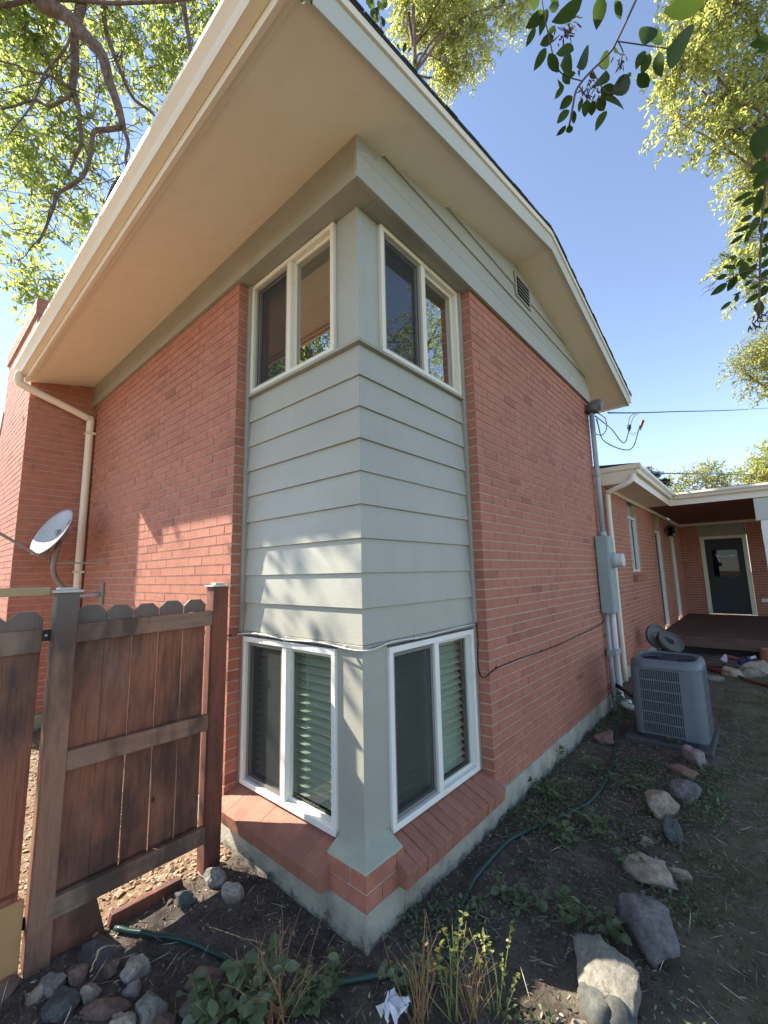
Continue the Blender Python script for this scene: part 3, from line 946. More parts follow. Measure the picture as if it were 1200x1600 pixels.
# eave fascia and gutter, left side
xe0, xe1 = GX + 0.0, -L + 0.02
ZE = zs(-OY)
MB().box((xe0 - 0.005, -OY + 0.031, ZE - 0.022), (xe1, -OY + 0.006, ZE + 0.165)).obj('fascia_board', MAT['cream'], house, bevel=0.002)
MB().box((xe0 - 0.006, -OY + 0.06, ZE - 0.004), (xe1, -OY + 0.0315, ZE + 0.012)).obj('soffit_edge_strip', MAT['cream'], house)
def gutter(name, par, x0, x1, yb, zt, sgn, axis='x', h=0.118, d=0.098, mat=None):
    """K-style gutter; runs along axis from x0 to x1; back at yb; sgn = outward sign"""
    pr = [(0.0, 0.0), (0.0, -h), (0.030, -h), (0.052, -h), (0.060, -h + 0.018), (0.066, -h + 0.040), (0.084, -h + 0.062), (d, -h + 0.078), (d, -0.006), (d - 0.012, -0.006), (d - 0.012, -0.014), (d - 0.004, -0.014), (d - 0.004, -h + 0.082), (0.080, -h + 0.066), (0.061, -h + 0.044), (0.055, -h + 0.022), (0.004, -h + 0.005), (0.004, 0.0)]
    pts = []
    for a, b in pr:
        pts.append((x0, yb + sgn * a, zt + b) if axis == 'x' else (yb + sgn * a, x0, zt + b))
    d3 = (x1 - x0, 0, 0) if axis == 'x' else (0, x1 - x0, 0)
    return MB().prism(pts, d3).obj(name, mat or MAT['cream'], par)
GZT = ZE + 0.150
gt = gutter('gutter', house, xe0 + 0.02, xe1 - 0.05, -OY + 0.004, GZT, -1)
for xx in (xe0 + 0.018, xe1 - 0.05):
    prf = [(0.0, 0.0), (0.0, -0.118), (0.052, -0.118), (0.066, -0.078), (0.084, -0.056), (0.098, -0.040), (0.098, -0.006)]
    MB().prism([(xx, -OY + 0.004 - a, GZT + b) for a, b in prf], (0.003, 0, 0)).obj('gutter_end_cap', MAT['cream'], house)
# downspout: elbow out of the gutter, slants back to the wall, runs down the inner corner
ds = spline([(-L + 0.10, -OY - 0.045, GZT - 0.10), (-L + 0.10, -OY - 0.045, GZT - 0.19), (-L + 0.095, -OY + 0.03, GZT - 0.245), (-L + 0.09, -0.14, GZT - 0.42), (-L + 0.085, -0.062, GZT - 0.47), (-L + 0.085, -0.055, GZT - 0.56), (-L + 0.085, -0.055, 1.5), (-L + 0.085, -0.055, -0.18)], 5)
MB().tube(ds, 0.041, 10).obj('downspout', MAT['cream'], house, smooth=True)
for z in (3.0, 1.35):
    MB().box((-L + 0.03, -0.10, z), (-L + 0.14, -0.008, z + 0.025)).obj('downspout_strap', MAT['cream'], house)
# rear eave fascia and gutter (only its end shows)
ZB2 = zs(YB)
MB().box((GX - 0.004, YB + 0.0, ZB2 - 0.02), (-7.0, YB + 0.02, ZB2 + 0.165)).obj('fascia_board', MAT['cream'], house, bevel=0.002)
gutter('gutter', house, GX + 0.03, -7.0, YB + 0.02, ZB2 + 0.150, 1)
MB().prism([(GX + 0.03, YB + 0.02 + a, ZB2 + 0.15 + b) for a, b in [(0.0, 0.0), (0.0, -0.118), (0.052, -0.118), (0.066, -0.078), (0.098, -0.040), (0.098, -0.006)]], (0.003, 0, 0)).obj('gutter_end_cap', MAT['cream'], house)

# ---- chimney ---------------------------------------------------------
P_ = 0.632; CX0, CX1 = -L, -6.42; ZC = 4.47
kt = int(ZC / C) - 2
ch = MB().box((CX0 - 0.006, -P_ + 0.006, K0 * C), (CX1 + 0.006, 0.30, kt * C + 0.19)).obj('chimney', MAT['mortar'], house)
kt = int(ZC / C) - 2
brick_face('c', ch, (CX0, -P_, 0), (-1, 0, 0), (0, -1, 0), CX0 - CX1, K0, kt, limit=250)
brick_face('c', ch, (CX0, -P_, 0), (0, 1, 0), (1, 0, 0), P_ + 0.0, K0, kt, odd0=0.0, even0=0.1016 - BL, limit=50)
# corbelled top
cb = MB().box((CX0 + 0.018, -P_ - 0.018, kt * C + 0.004), (CX1 - 0.018, 0.318, kt * C + 3 * C)).obj('corbel', MAT['mortar'], ch)
mb = MB()
for k in range(3):
    zc = (kt + k) * C + 0.006
    s = 0.0 if k % 2 else -0.1
    x = CX0 + 0.024
    while x > CX1 - 0.024:
        x2 = max(x - BL + (0.1 if (k % 2 and x > CX0) else 0), CX1 - 0.024)
        mb.box((x, -P_ - 0.024, zc), (x2 + JV, -P_ + 0.08, zc + C - J))
        x = x2
    y = -P_ + 0.085
    while y < 0.3:
        mb.box((CX0 + 0.024, y, zc), (CX0 - 0.08, min(y + BL - JV, 0.3), zc + C - J)); y += BL
o = mb.obj('brick_courses', MAT['brick'], ch); o['kind'] = 'stuff'
MB().box((CX0 - 0.01, -P_ + 0.01, (kt + 3) * C), (CX1 + 0.01, 0.29, (kt + 3) * C + 0.02)).obj('chimney_crown', MAT['concrete'], ch)
# sloping shoulder on the far side of the chimney
sh = MB().prism([(CX1 + 0.01, -P_ + 0.004, K0 * C), (CX1 + 0.01, -P_ + 0.004, 3.60), (-6.95, -P_ + 0.004, 2.75), (-6.95, -P_ + 0.004, K0 * C)], (0, 0.62, 0)).obj('chimney_shoulder', MAT['brick'], ch)
MB().prism([(CX1 + 0.005, -P_ - 0.01, 3.605), (CX1 + 0.005, -P_ - 0.01, 3.66), (-7.0, -P_ - 0.01, 2.74), (-6.98, -P_ - 0.01, 2.70)], (0, 0.64, 0)).obj('shoulder_cap', MAT['concrete'], ch)
MB().box((CX0 - 0.004, -P_ + 0.004, GZ - 0.2), (-6.95, 0.3, K0 * C - 0.01)).obj('foundation', MAT['concrete'], house)

# ---- rear wing -------------------------------------------------------
wing = thing('house_wing', (-0.2, 8.0, GZ), 'single storey red brick rear wing with cream gutter and covered porch', 'house wing')
WX = -0.17; WY1 = 13.4; WZ = 2.50
ww = MB().box((WX - PROUD, W + 0.01, K0 * C), (WX - 0.16, 6.80, WZ + 0.05)).box((WX - PROUD, 6.80, K0 * C), (WX - 0.16, 7.55, 1.20)).box((WX - PROUD, 7.55, K0 * C), (WX - 0.16, 9.30, WZ + 0.05)).box((WX - PROUD, 10.05, K0 * C), (WX - 0.16, 11.35, WZ + 0.05)).box((WX - PROUD, 12.20, K0 * C), (WX - 0.16, WY1, WZ + 0.05)).obj('brick_wall', MAT['mortar'], wing)
def wskip(c):
    y, z = c.y, c.z
    if 6.80 < y < 7.55 and z > 1.20: return True
    if 9.30 < y < 10.05 and z > -0.05: return True
    if 11.35 < y < 12.20 and z > -0.05: return True
    return False
brick_face('w', ww, (WX, W + 0.02, 0), (0, 1, 0), (1, 0, 0), WY1 - W - 0.02, K0, 37, limit=0, holes=[(a - W - 0.02, b - W - 0.02, c, d) for a, b, c, d in ((6.80, 7.55, 1.20, 9), (9.30, 10.05, -0.05, 9), (11.35, 12.20, -0.05, 9))])
MB().box((-0.9, W + 0.01, GZ - 0.2), (WX - 0.01, WY1, K0 * C - 0.01)).obj('foundation', MAT['concrete'], wing)
# small window with sage panel above
MB().box((WX - 0.12, 6.81, 2.19), (WX - 0.09, 7.54, WZ)).obj('panel', MAT['sage_trim'], wing)
w2 = MB().box((WX - 0.10, 6.81, 1.21), (WX - 0.03, 6.85, 2.19)).box((WX - 0.10, 7.50, 1.21), (WX - 0.03, 7.54, 2.19)).box((WX - 0.10, 6.85, 1.21), (WX - 0.03, 7.50, 1.25)).box((WX - 0.10, 6.85, 2.15), (WX - 0.03, 7.50, 2.188)).box((WX - 0.10, 7.16, 1.25), (WX - 0.04, 7.19, 2.15)).obj('window', MAT['white'], wing)
MB().box((WX - 0.08, 6.85, 1.25), (WX - 0.075, 7.50, 2.15)).obj('pane', MAT['glass_wing'], w2)
MB().box((WX - 0.7, 6.6, 1.0), (WX - 0.65, 7.8, 2.4)).obj('interior_wall', MAT['dark'], wing)
MB().prism([(WX - 0.10, 6.74, 1.195), (WX + 0.07, 6.74, 1.14), (WX + 0.06, 6.74, 1.07), (WX - 0.10, 6.74, 1.07)], (0, 0.86, 0)).obj('window_sill', MAT['brickdull'], wing, bevel=0.004)
# two doors on the side wall
def side_door(y0, y1, mat_slab, knob):
    d = MB().box((WX - 0.12, y0 + 0.07, 0.02), (WX - 0.07, y1 - 0.07, 2.03)).obj('door', mat_slab, wing, bevel=0.003)
    MB().box((WX - 0.14, y0 + 0.005, 0.0), (WX - 0.02, y0 + 0.069, 2.10)).box((WX - 0.14, y1 - 0.069, 0.0), (WX - 0.02, y1 - 0.005, 2.10)).box((WX - 0.14, y0 + 0.069, 2.035), (WX - 0.02, y1 - 0.069, 2.10)).obj('door_frame', MAT['white'], d)
    MB().box((WX - 0.14, y0 + 0.005, 2.102), (WX - 0.10, y1 - 0.005, WZ)).obj('panel', MAT['sage_trim'], wing)
    MB().disc((WX - 0.05, knob, 0.98), (1, 0, 0), 0, 0.03, 0.05, 14).obj('door_handle', MAT['black'], d)
side_door(9.30, 10.05, MAT['door_dark'], 9.45)
side_door(11.35, 12.20, MAT['sage_trim'], 11.5)
# back wall of the porch with the storm door
bw = MB().box((WX - 0.16, WY1 + PROUD, K0 * C), (0.28, WY1 + 0.16, WZ + 0.05)).box((1.30, WY1 + PROUD, K0 * C), (6.0, WY1 + 0.16, WZ + 0.05)).obj('brick_wall', MAT['mortar'], wing)
brick_face('w', bw, (WX, WY1, 0), (1, 0, 0), (0, -1, 0), 6.0, K0, 37, limit=0, holes=[(0.28 - WX, 1.30 - WX, -9, 9)])
MB().box((0.281, WY1 + 0.03, 2.11), (1.299, WY1 + 0.1, WZ + 0.02)).obj('panel', MAT['sage_trim'], wing)
bd = MB().box((0.38, WY1 + 0.02, 0.01), (1.20, WY1 + 0.06, 2.03)).obj('door', MAT['door_dark'], wing, bevel=0.004)
bd['label'] = 'dark storm door with a glazed upper half'
MB().box((0.285, WY1 - 0.01, 0.0), (0.379, WY1 + 0.08, 2.11)).box((1.201, WY1 - 0.01, 0.0), (1.295, WY1 + 0.08, 2.11)).box((0.379, WY1 - 0.01, 2.032), (1.201, WY1 + 0.08, 2.108)).obj('door_frame', MAT['upwhite'], bd, bevel=0.003)
MB().box((0.52, WY1 + 0.012, 1.0), (1.06, WY1 + 0.018, 1.72)).obj('pane', MAT['glass_wing'], bd)
MB().box((0.50, WY1 + 0.008, 0.97), (1.08, WY1 + 0.0195, 1.0)).box((0.50, WY1 + 0.008, 1.72), (1.08, WY1 + 0.0195, 1.75)).box((0.50, WY1 + 0.008, 1.0), (0.52, WY1 + 0.0195, 1.72)).box((1.06, WY1 + 0.008, 1.0), (1.08, WY1 + 0.0195, 1.72)).obj('door_trim', MAT['door_dark'], bd)
MB().disc((0.45, WY1 - 0.005, 0.98), (0, 1, 0), 0, 0.028, 0.05, 14).obj('door_handle', MAT['black'], bd)
# ceramic-like white ribbon decoration hanging on the door glass
MB().tube(spline([(0.60, WY1 - 0.01, 1.60), (0.68, WY1 - 0.015, 1.55), (0.82, WY1 - 0.02, 1.53), (0.98, WY1 - 0.015, 1.57), (1.05, WY1 - 0.01, 1.58)], 5), 0.014, 6).tube([(0.62, WY1 - 0.01, 1.60), (0.66, WY1 - 0.012, 1.40)], 0.012, 6).obj('door_ornament', MAT['paper'], bd)
MB().box((1.42, WY1 - 0.012, 0.34), (1.62, WY1 - 0.001, 0.43)).obj('outlet_box', MAT['white'], wing)
# wing eave along the side wall
EX = 0.224
YE0, YE1 = 5.33, 8.61
MB().box((WX, YE0, WZ), (EX - 0.001, YE1, WZ + 0.02)).obj('soffit', MAT['soffit'], wing)
MB().box((WX + 0.002, YE0 + 0.3, WZ - 0.07), (WX + 0.028, WY1 - 0.003, WZ - 0.002)).obj('frieze_board', MAT['cream'], wing)
MB().box((EX - 0.0, YE0, WZ - 0.012), (EX + 0.02, YE1 + 0.02, WZ + 0.17)).obj('fascia_board', MAT['cream'], wing, bevel=0.002)
gutter('gutter', wing, YE0 - 0.02, YE1 - 0.1, EX + 0.02, WZ + 0.235, 1, 'y', h=0.125)
# eave return box facing the camera
MB().box((WX - 0.25, YE0 - 0.022, WZ - 0.012), (EX + 0.02, YE0 - 0.002, WZ + 0.17)).obj('fascia_board', MAT['cream'], wing, bevel=0.002)
MB().box((WX - 0.2, YE0 - 0.05, WZ + 0.171), (EX + 0.118, YE0 + 0.0, WZ + 0.245)).obj('eave_return', MAT['cream'], wing, bevel=0.004)
# porch eave running to the right
MB().box((EX + 0.021, YE1 - 0.0, WZ - 0.012), (6.0, YE1 + 0.02, WZ + 0.17)).obj('fascia_board', MAT['cream'], wing, bevel=0.002)
gutter('gutter', wing, EX + 0.118, 6.0, YE1 - 0.001, WZ + 0.235, -1, 'x', h=0.125)
# porch ceiling of red-brown boards
ceil = MB().box((WX + 0.03, YE1 + 0.021, WZ + 0.014), (6.0, WY1 - 0.001, WZ + 0.05)).obj('porch_ceiling', MAT['porchwood'], wing)
y = YE1 + 0.03
while y < WY1 - 0.15:
    MB().box((WX + 0.031, y, WZ), (6.0, y + 0.085, WZ + 0.013)).obj('ceiling_board', MAT['porchwood'], ceil)
    y += 0.10
MB().box((WX + 0.031, WY1 - 0.035, WZ - 0.07), (5.9, WY1 - 0.0005, WZ - 0.002)).obj('frieze_board', MAT['cream'], wing)
# wing roof
MB().poly([(EX + 0.07, YE0 - 0.05, WZ + 0.247), (EX + 0.07, YE1, WZ + 0.247), (-2.5, YE1, WZ + 0.50), (-2.5, YE0 - 0.05, WZ + 0.50)]).poly([(EX + 0.07, YE1 - 0.05, WZ + 0.245), (6.2, YE1 - 0.05, WZ + 0.245), (6.2, WY1 + 2, WZ + 0.62), (EX + 0.07, WY1 + 2, WZ + 0.62)]).poly([(EX + 0.07, YE1 - 0.05, WZ + 0.245), (EX + 0.07, WY1 + 2, WZ + 0.62), (-2.5, WY1 + 2, WZ + 0.70), (-2.5, YE1, WZ + 0.50)]).obj('roof', MAT['shingle'], wing)
MB().disc((-0.35, 5.9, WZ + 0.36), (0, 0, 1), 0, 0.11, 0.06, 16).obj('roof_vent', MAT['black'], wing)
# porch beam and column on the right
MB().box((1.50, YE1 + 0.03, 2.08), (6.0, YE1 + 0.24, WZ - 0.014)).obj('porch_beam', MAT['rake'], wing, bevel=0.004)
MB().box((1.56, YE1 + 0.04, 0.0), (1.80, YE1 + 0.22, 2.078)).box((1.535, YE1 + 0.02, 0.0), (1.825, YE1 + 0.24, 0.12)).obj('porch_column', MAT['white'], wing, bevel=0.004)
# cream pipe elbow from the wing gutter end down the brick
MB().tube(spline([(EX + 0.02, YE0 - 0.03, WZ + 0.10), (EX - 0.05, YE0 - 0.06, WZ - 0.02), (WX + 0.10, YE0 - 0.06, WZ - 0.12), (WX + 0.055, YE0 - 0.04, WZ - 0.24), (WX + 0.055, YE0 - 0.04, 1.2), (WX + 0.055, YE0 - 0.04, -0.25)], 6), 0.036, 10).obj('downspout', MAT['cream'], wing, smooth=True)
# lantern beside the doors
def lantern():
    c = V((WX + 0.13, 10.72, 2.14))
    t = thing('wall_lantern', c, 'small dark metal lantern with clear glass between the two side doors', 'lantern')
    MB().disc(c + V((-0.115, 0, 0.02)), (1, 0, 0), 0, 0.06, 0.02, 16).tube([c + V((-0.11, 0, 0.02)), c + V((-0.06, 0, 0.12)), c + V((0, 0, 0.13))], 0.012, 6).obj('bracket', MAT['brass'], t)
    MB().disc(c + V((0, 0, 0.105)), (0, 0, 1), 0, 0.10, 0.025, 12).disc(c + V((0, 0, 0.13)), (0, 0, 1), 0, 0.06, 0.03, 12).disc(c + V((0, 0, -0.12)), (0, 0, 1), 0, 0.085, 0.02, 12).obj('cap', MAT['brass'], t)
    MB().disc(c + V((0, 0, -0.01)), (0, 0, 1), 0.068, 0.072, 0.2, 12).obj('glass', MAT['glass_wing'], t)
    for k in range(6):
        an = k * math.pi / 3
        q = c + V((math.cos(an) * 0.078, math.sin(an) * 0.078, 0))
        MB().tube([q + V((0, 0, -0.11)), q + V((0, 0, 0.1))], 0.006, 4).obj('rib', MAT['brass'], t)
lantern()

# deck -----------------------------------------------------------------
deck = thing('deck', (1.5, 10.5, GZ), 'low brown wooden deck in front of the dark storm door', 'deck')
y = 8.42
DX0, DX1 = WX + 0.01, 6.0
while y < WY1 - 0.1:
    MB().box((DX0, y, -0.035), (DX1, y + 0.134, -0.003)).obj('deck_board', MAT['deckwood'], deck)
    y += 0.14
MB().box((DX0, 8.44, -0.19), (DX1, 8.48, -0.037)).obj('rim_board', MAT['deckwood'], deck)
MB().box((DX0, 8.60, GZ - 0.1), (DX1, 8.64, -0.19)).obj('skirt_board', MAT['dark'], deck)
MB().box((2.2, 8.05, GZ - 0.05), (3.4, 8.42, -0.17)).obj('step', MAT['deckwood'], deck)

# ------------------------------------------------------------------ electrical service
MAT['headgrey'] = painted('weatherhead_metal', (0.12, 0.115, 0.105), 0.1, 0.5)
def service():
    mbx = thing('meter_box', (0.07, 4.06, 0.77), 'grey electric meter box with round glass meter on the gable wall end', 'meter box')
    MB().box((0.010, 3.935, 0.77), (0.140, 4.195, 1.655)).obj('box', MAT['meter'], mbx, bevel=0.008)
    MB().box((0.141, 3.945, 0.78), (0.146, 4.185, 1.16)).obj('cover', MAT['meter'], mbx, bevel=0.002)
    MB().box((0.141, 3.945, 1.17), (0.146, 4.185, 1.645)).obj('cover', MAT['meter'], mbx, bevel=0.002)
    MB().disc((0.165, 4.065, 1.37), (1, 0, 0), 0, 0.092, 0.04, 28).obj('meter_ring', MAT['steel'], mbx)
    MB().disc((0.225, 4.065, 1.37), (1, 0, 0), 0, 0.078, 0.085, 28).obj('meter_glass', MAT['wire_white'], mbx, bevel=0.008)
    cd = thing('service_mast', (0.05, 4.17, 1.655), 'grey conduit with weatherhead rising from the meter box to the eave', 'conduit')
    MB().tube([(0.052, 4.15, 1.655), (0.052, 4.15, 3.24)], 0.030, 12).obj('conduit', MAT['steel'], cd, smooth=True)
    MB().tube([(0.052, 4.15, 1.655), (0.052, 4.15, 1.72)], 0.040, 12).obj('coupling', MAT['steel'], cd, smooth=True)
    MB().tube([(0.052, 4.15, 2.40), (0.052, 4.15, 2.46)], 0.036, 12).obj('coupling', MAT['steel'], cd, smooth=True)
    # hooded head
    h = []
    for k in range(9):
        a = math.pi * 0.62 * k / 8
        h.append(V((0.052 + 0.10 * (1 - math.cos(a)) * 0.9, 4.15, 3.22 + 0.085 * math.sin(a))))
    MB().tube(h, [0.060, 0.078, 0.088, 0.090, 0.088, 0.084, 0.078, 0.072, 0.065], 14).obj('weatherhead', MAT['headgrey'], cd, smooth=True)
    MB().tube([(0.0, 4.05, 3.22), (0.04, 4.06, 3.225)], 0.02, 8).obj('wall_bracket', MAT['black'], cd)
    # two pipes below the box
    pp = thing('lower_conduit', (0.05, 4.12, GZ), 'pair of grey pipes running from the meter box down into the soil', 'conduit')
    MB().tube([(0.045, 4.00, 0.768), (0.045, 4.00, GZ - 0.05)], 0.021, 10).obj('pipe', MAT['steel'], pp, smooth=True)
    MB().tube(spline([(0.075, 4.14, 0.768), (0.075, 4.14, 0.3), (0.075, 4.14, 0.0), (0.085, 4.12, -0.16), (0.13, 4.10, -0.20), (0.18, 4.05, -0.20)], 4), 0.034, 12).obj('pipe', MAT['wire_white'], pp, smooth=True)
    MB().box((0.02, 3.97, 0.30), (0.115, 4.19, 0.36)).obj('strap', MAT['steel'], pp)
service()

def cable(name, pts, r, mat, label, cat='cable', n=8):
    o = MB().tube(spline(pts, n), r, 6).obj(name, mat, None, smooth=True)
    tag(o, label, cat)
    return o
hd = V((0.20, 4.13, 3.26))
cable('service_drop', [(0.2, 3.734, 2.993), (-0.154, 5.628, 3.233), (0.075, 6.236, 3.19), (0.201, 6.527, 3.635)], 0.008, MAT['black'], 'longest black loop hanging from the weatherhead to the splice')
cable('service_drop', [(0.2, 3.69, 3.02), (-0.057, 5.675, 3.428), (0.028, 6.047, 3.266), (0.087, 6.306, 3.574)], 0.008, MAT['black'], 'middle black loop hanging from the weatherhead')
cable('service_drop', [(0.12, 3.796, 3.07), (-0.215, 5.159, 3.318), (-0.147, 5.36, 3.271), (-0.096, 5.517, 3.378), (-0.085, 5.495, 3.543), (0.22, 3.734, 3.065)], 0.007, MAT['black'], 'short black loop close under the weatherhead')
o = thing('cable_splice', (0.221, 6.538, 3.666), 'two dark red and black splice caps at the ends of the cable loops', 'cable splice')
MB().tube([(0.193, 6.534, 3.561), (0.218, 6.54, 3.645), (0.243, 6.547, 3.719)], [0.012, 0.026, 0.034], 8).obj('cap', MAT['redplastic'], o)
MB().tube([(0.072, 6.306, 3.511), (0.079, 6.3, 3.574), (0.084, 6.296, 3.616)], [0.014, 0.032, 0.03], 8).obj('cap', MAT['black'], o)
MB().tube(spline([(0.076, 6.289, 3.616), (0.106, 6.29, 3.741), (0.159, 6.451, 3.838)], 5), 0.005, 5).tube(spline([(0.1, 6.309, 3.615), (0.153, 6.332, 3.74), (0.191, 6.48, 3.837)], 5), 0.005, 5).tube(spline([(0.078, 6.315, 3.49), (0.113, 6.415, 3.473), (0.175, 6.521, 3.55)], 5), 0.004, 5).obj('splice_wire', MAT['black'], o)
cable('overhead_wire', [(0.067, 4.975, 3.457), (0.174, 6.843, 3.956), (0.524, 9.172, 4.546), (1.325, 13.664, 5.643), (2.989, 25.223, 8.629), (6.694, 41.08, 12.363)], 0.011, MAT['black'], 'upper thick overhead wire leading right from the gable corner')
cable('overhead_wire', [(-0.007, 6.883, 2.93), (0.266, 10.492, 3.461), (0.92, 16.247, 4.285), (2.887, 30.921, 6.338), (6.785, 47.283, 8.308)], 0.015, MAT['black'], 'middle overhead wire leading right from the wing eave')
cable('overhead_wire', [(-0.012, 6.888, 2.886), (0.191, 9.821, 3.142), (0.81, 13.636, 3.464), (2.23, 20.112, 3.983), (4.768, 30.183, 4.741)], 0.006, MAT['black'], 'lowest thin overhead wire crossing the porch gutter')
o = MB().disc((-0.093, 6.75, 2.888), (1, -0.3, 0.1), 0, 0.05, 0.10, 16).disc((-0.031, 6.735, 2.898), (1, -0.3, 0.1), 0, 0.035, 0.06, 16).obj('wire_anchor', MAT['upwhite'], None, bevel=0.01)
tag(o, 'round cream wire anchor on the wing eave corner', 'wire anchor')

# painted cable along the siding bottom, black cable across the brick
cw = thing('coax_cable', (-0.1, 0.1, 0.92), 'cable clipped along the siding bottom, then hanging black across the gable brick', 'cable')
pts = [(-1.195, 0.06, 0.895), (-1.16, 0.058, 0.905), (-0.95, 0.070, 0.918), (-0.7, 0.072, 0.905), (-0.4, 0.074, 0.915), (-0.074, 0.074, 0.903), (-0.070, 0.3, 0.918), (-0.073, 0.6, 0.908), (-0.070, 0.9, 0.920), (-0.062, 1.165, 0.925)]
MB().tube(spline(pts, 6), 0.0042, 6).obj('cable_run', MAT['wire_white'], cw, smooth=True)
pts = [(-0.058, 1.165, 0.925), (-0.02, 1.1, 0.931), (0.004, 1.063, 0.836), (0.006, 1.043, 0.681), (0.006, 1.101, 0.596), (0.006, 1.284, 0.619), (0.006, 1.646, 0.624), (0.006, 2.081, 0.616), (0.006, 2.619, 0.616), (0.006, 3.193, 0.629), (0.006, 3.917, 0.658), (0.006, 4.163, 0.723)]
MB().tube(spline(pts, 6), 0.0045, 6).obj('cable_run', MAT['black'], cw, smooth=True)
for q in ((0.004, 1.289, 0.626), (0.004, 2.087, 0.62), (0.004, 3.096, 0.627)):
    MB().disc(q, (1, 0, 0), 0, 0.008, 0.012, 8).obj('cable_clip', MAT['black'], cw)
for q in ((-0.7, 0.070, 0.905), (-0.2, 0.072, 0.91), (-0.07, 0.5, 0.912), (-1.0, 0.068, 0.917)):
    MB().disc(q, (1, 1, 0), 0, 0.008, 0.012, 8).obj('cable_clip', MAT['wire_white'], cw)
MB().tube(spline([(-1.195, 0.02, 0.897), (-1.21, -0.012, 0.90), (-1.30, -0.012, 0.91), (-1.6, -0.012, 0.93)], 5), 0.0045, 6).obj('cable_run', MAT['black'], cw, smooth=True)

# ------------------------------------------------------------------ satellite dish
def dish():
    c = V((-4.003, -0.43, 1.773))
    t = thing('satellite_dish', c, 'grey satellite dish with long feed arm mounted beside the chimney', 'satellite dish')
    n = V((0.20, -0.88, 0.42)).normalized()
    u = V((1, 0.05, 0.35)); u = (u - n * u.dot(n)).normalized(); w = n.cross(u)
    R0 = 0.295
    mb = MB(); rings = 9; seg = 40
    for side_ in (0, 1):
        for i in range(rings + 1):
            r = R0 * i / rings
            dpt = 0.055 * (1 - (i / rings) ** 2)
            for k in range(seg):
                a = 2 * math.pi * k / seg
                mb.v.append(tuple(c + u * math.cos(a) * r + w * math.sin(a) * r * 0.9 - n * (dpt + side_ * 0.010)))
    Nn = (rings + 1) * seg
    for side_ in (0, 1):
        for i in range(rings):
            for k in range(seg):
                a = side_ * Nn + i * seg + k; b = side_ * Nn + i * seg + (k + 1) % seg
                q = (a, a + seg, b + seg, b)
                mb.f.append(q if side_ == 0 else tuple(reversed(q)))
    for k in range(seg):
        a = rings * seg + k; b = rings * seg + (k + 1) % seg
        mb.f.append((a, a + Nn, b + Nn, b))
    mb.obj('reflector', MAT['dish'], t, smooth=True)
    lowp = c - w * 0.29 * (1 if w.z > 0 else -1) - n * 0.02
    feed = V((-3.996, -0.893, 1.774))
    MB().tube([c - n * 0.07, lowp - n * 0.03, lowp + n * 0.02, feed], 0.014, 8).obj('feed_arm', MAT['dishgrey'], t)
    MB().tube([feed - n * -0.05, feed - n * 0.05], 0.035, 12).obj('feed_horn', MAT['dish'], t)
    # sticker-like dark print near the rim
    pp = c + u * 0.22 + w * (0.05)
    MB().box((-0.035, -0.012, -0.001), (0.035, 0.012, 0.001)).obj('emblem', MAT['acgrey'], t).matrix_basis = Matrix.Translation(pp - c - n * 0.018) @ Matrix((w, -u, n)).transposed().to_4x4()
    back = c - n * 0.10
    MB().box((-0.06, -0.05, -0.06), (0.06, 0.05, 0.06)).obj('bracket', MAT['dishgrey'], t, bevel=0.01).matrix_basis = Matrix.Translation(back - c)
    MB().tube(spline([back, (-4.01, -0.381, 1.48), (-4.03, -0.372, 1.35), (-4.06, -0.31, 1.238), (-4.024, -0.188, 1.115), (-3.75, -0.02, 1.12)], 5), 0.024, 10).obj('mast', MAT['dishgrey'], t, smooth=True)
    MB().box((-3.80, -0.02, 1.02), (-3.70, -0.004, 1.24)).obj('foot_plate', MAT['dishgrey'], t)
    MB().tube([(-4.009, -0.373, 1.447), (-3.62, -0.01, 1.44)], 0.009, 6).obj('strut', MAT['dishgrey'], t)
    MB().tube(spline([back, (-3.933, -0.371, 1.639), (-4.016, -0.419, 1.512), (-4.014, -0.352, 1.317)], 6), 0.004, 5).obj('cable', MAT['black'], t)
dish()

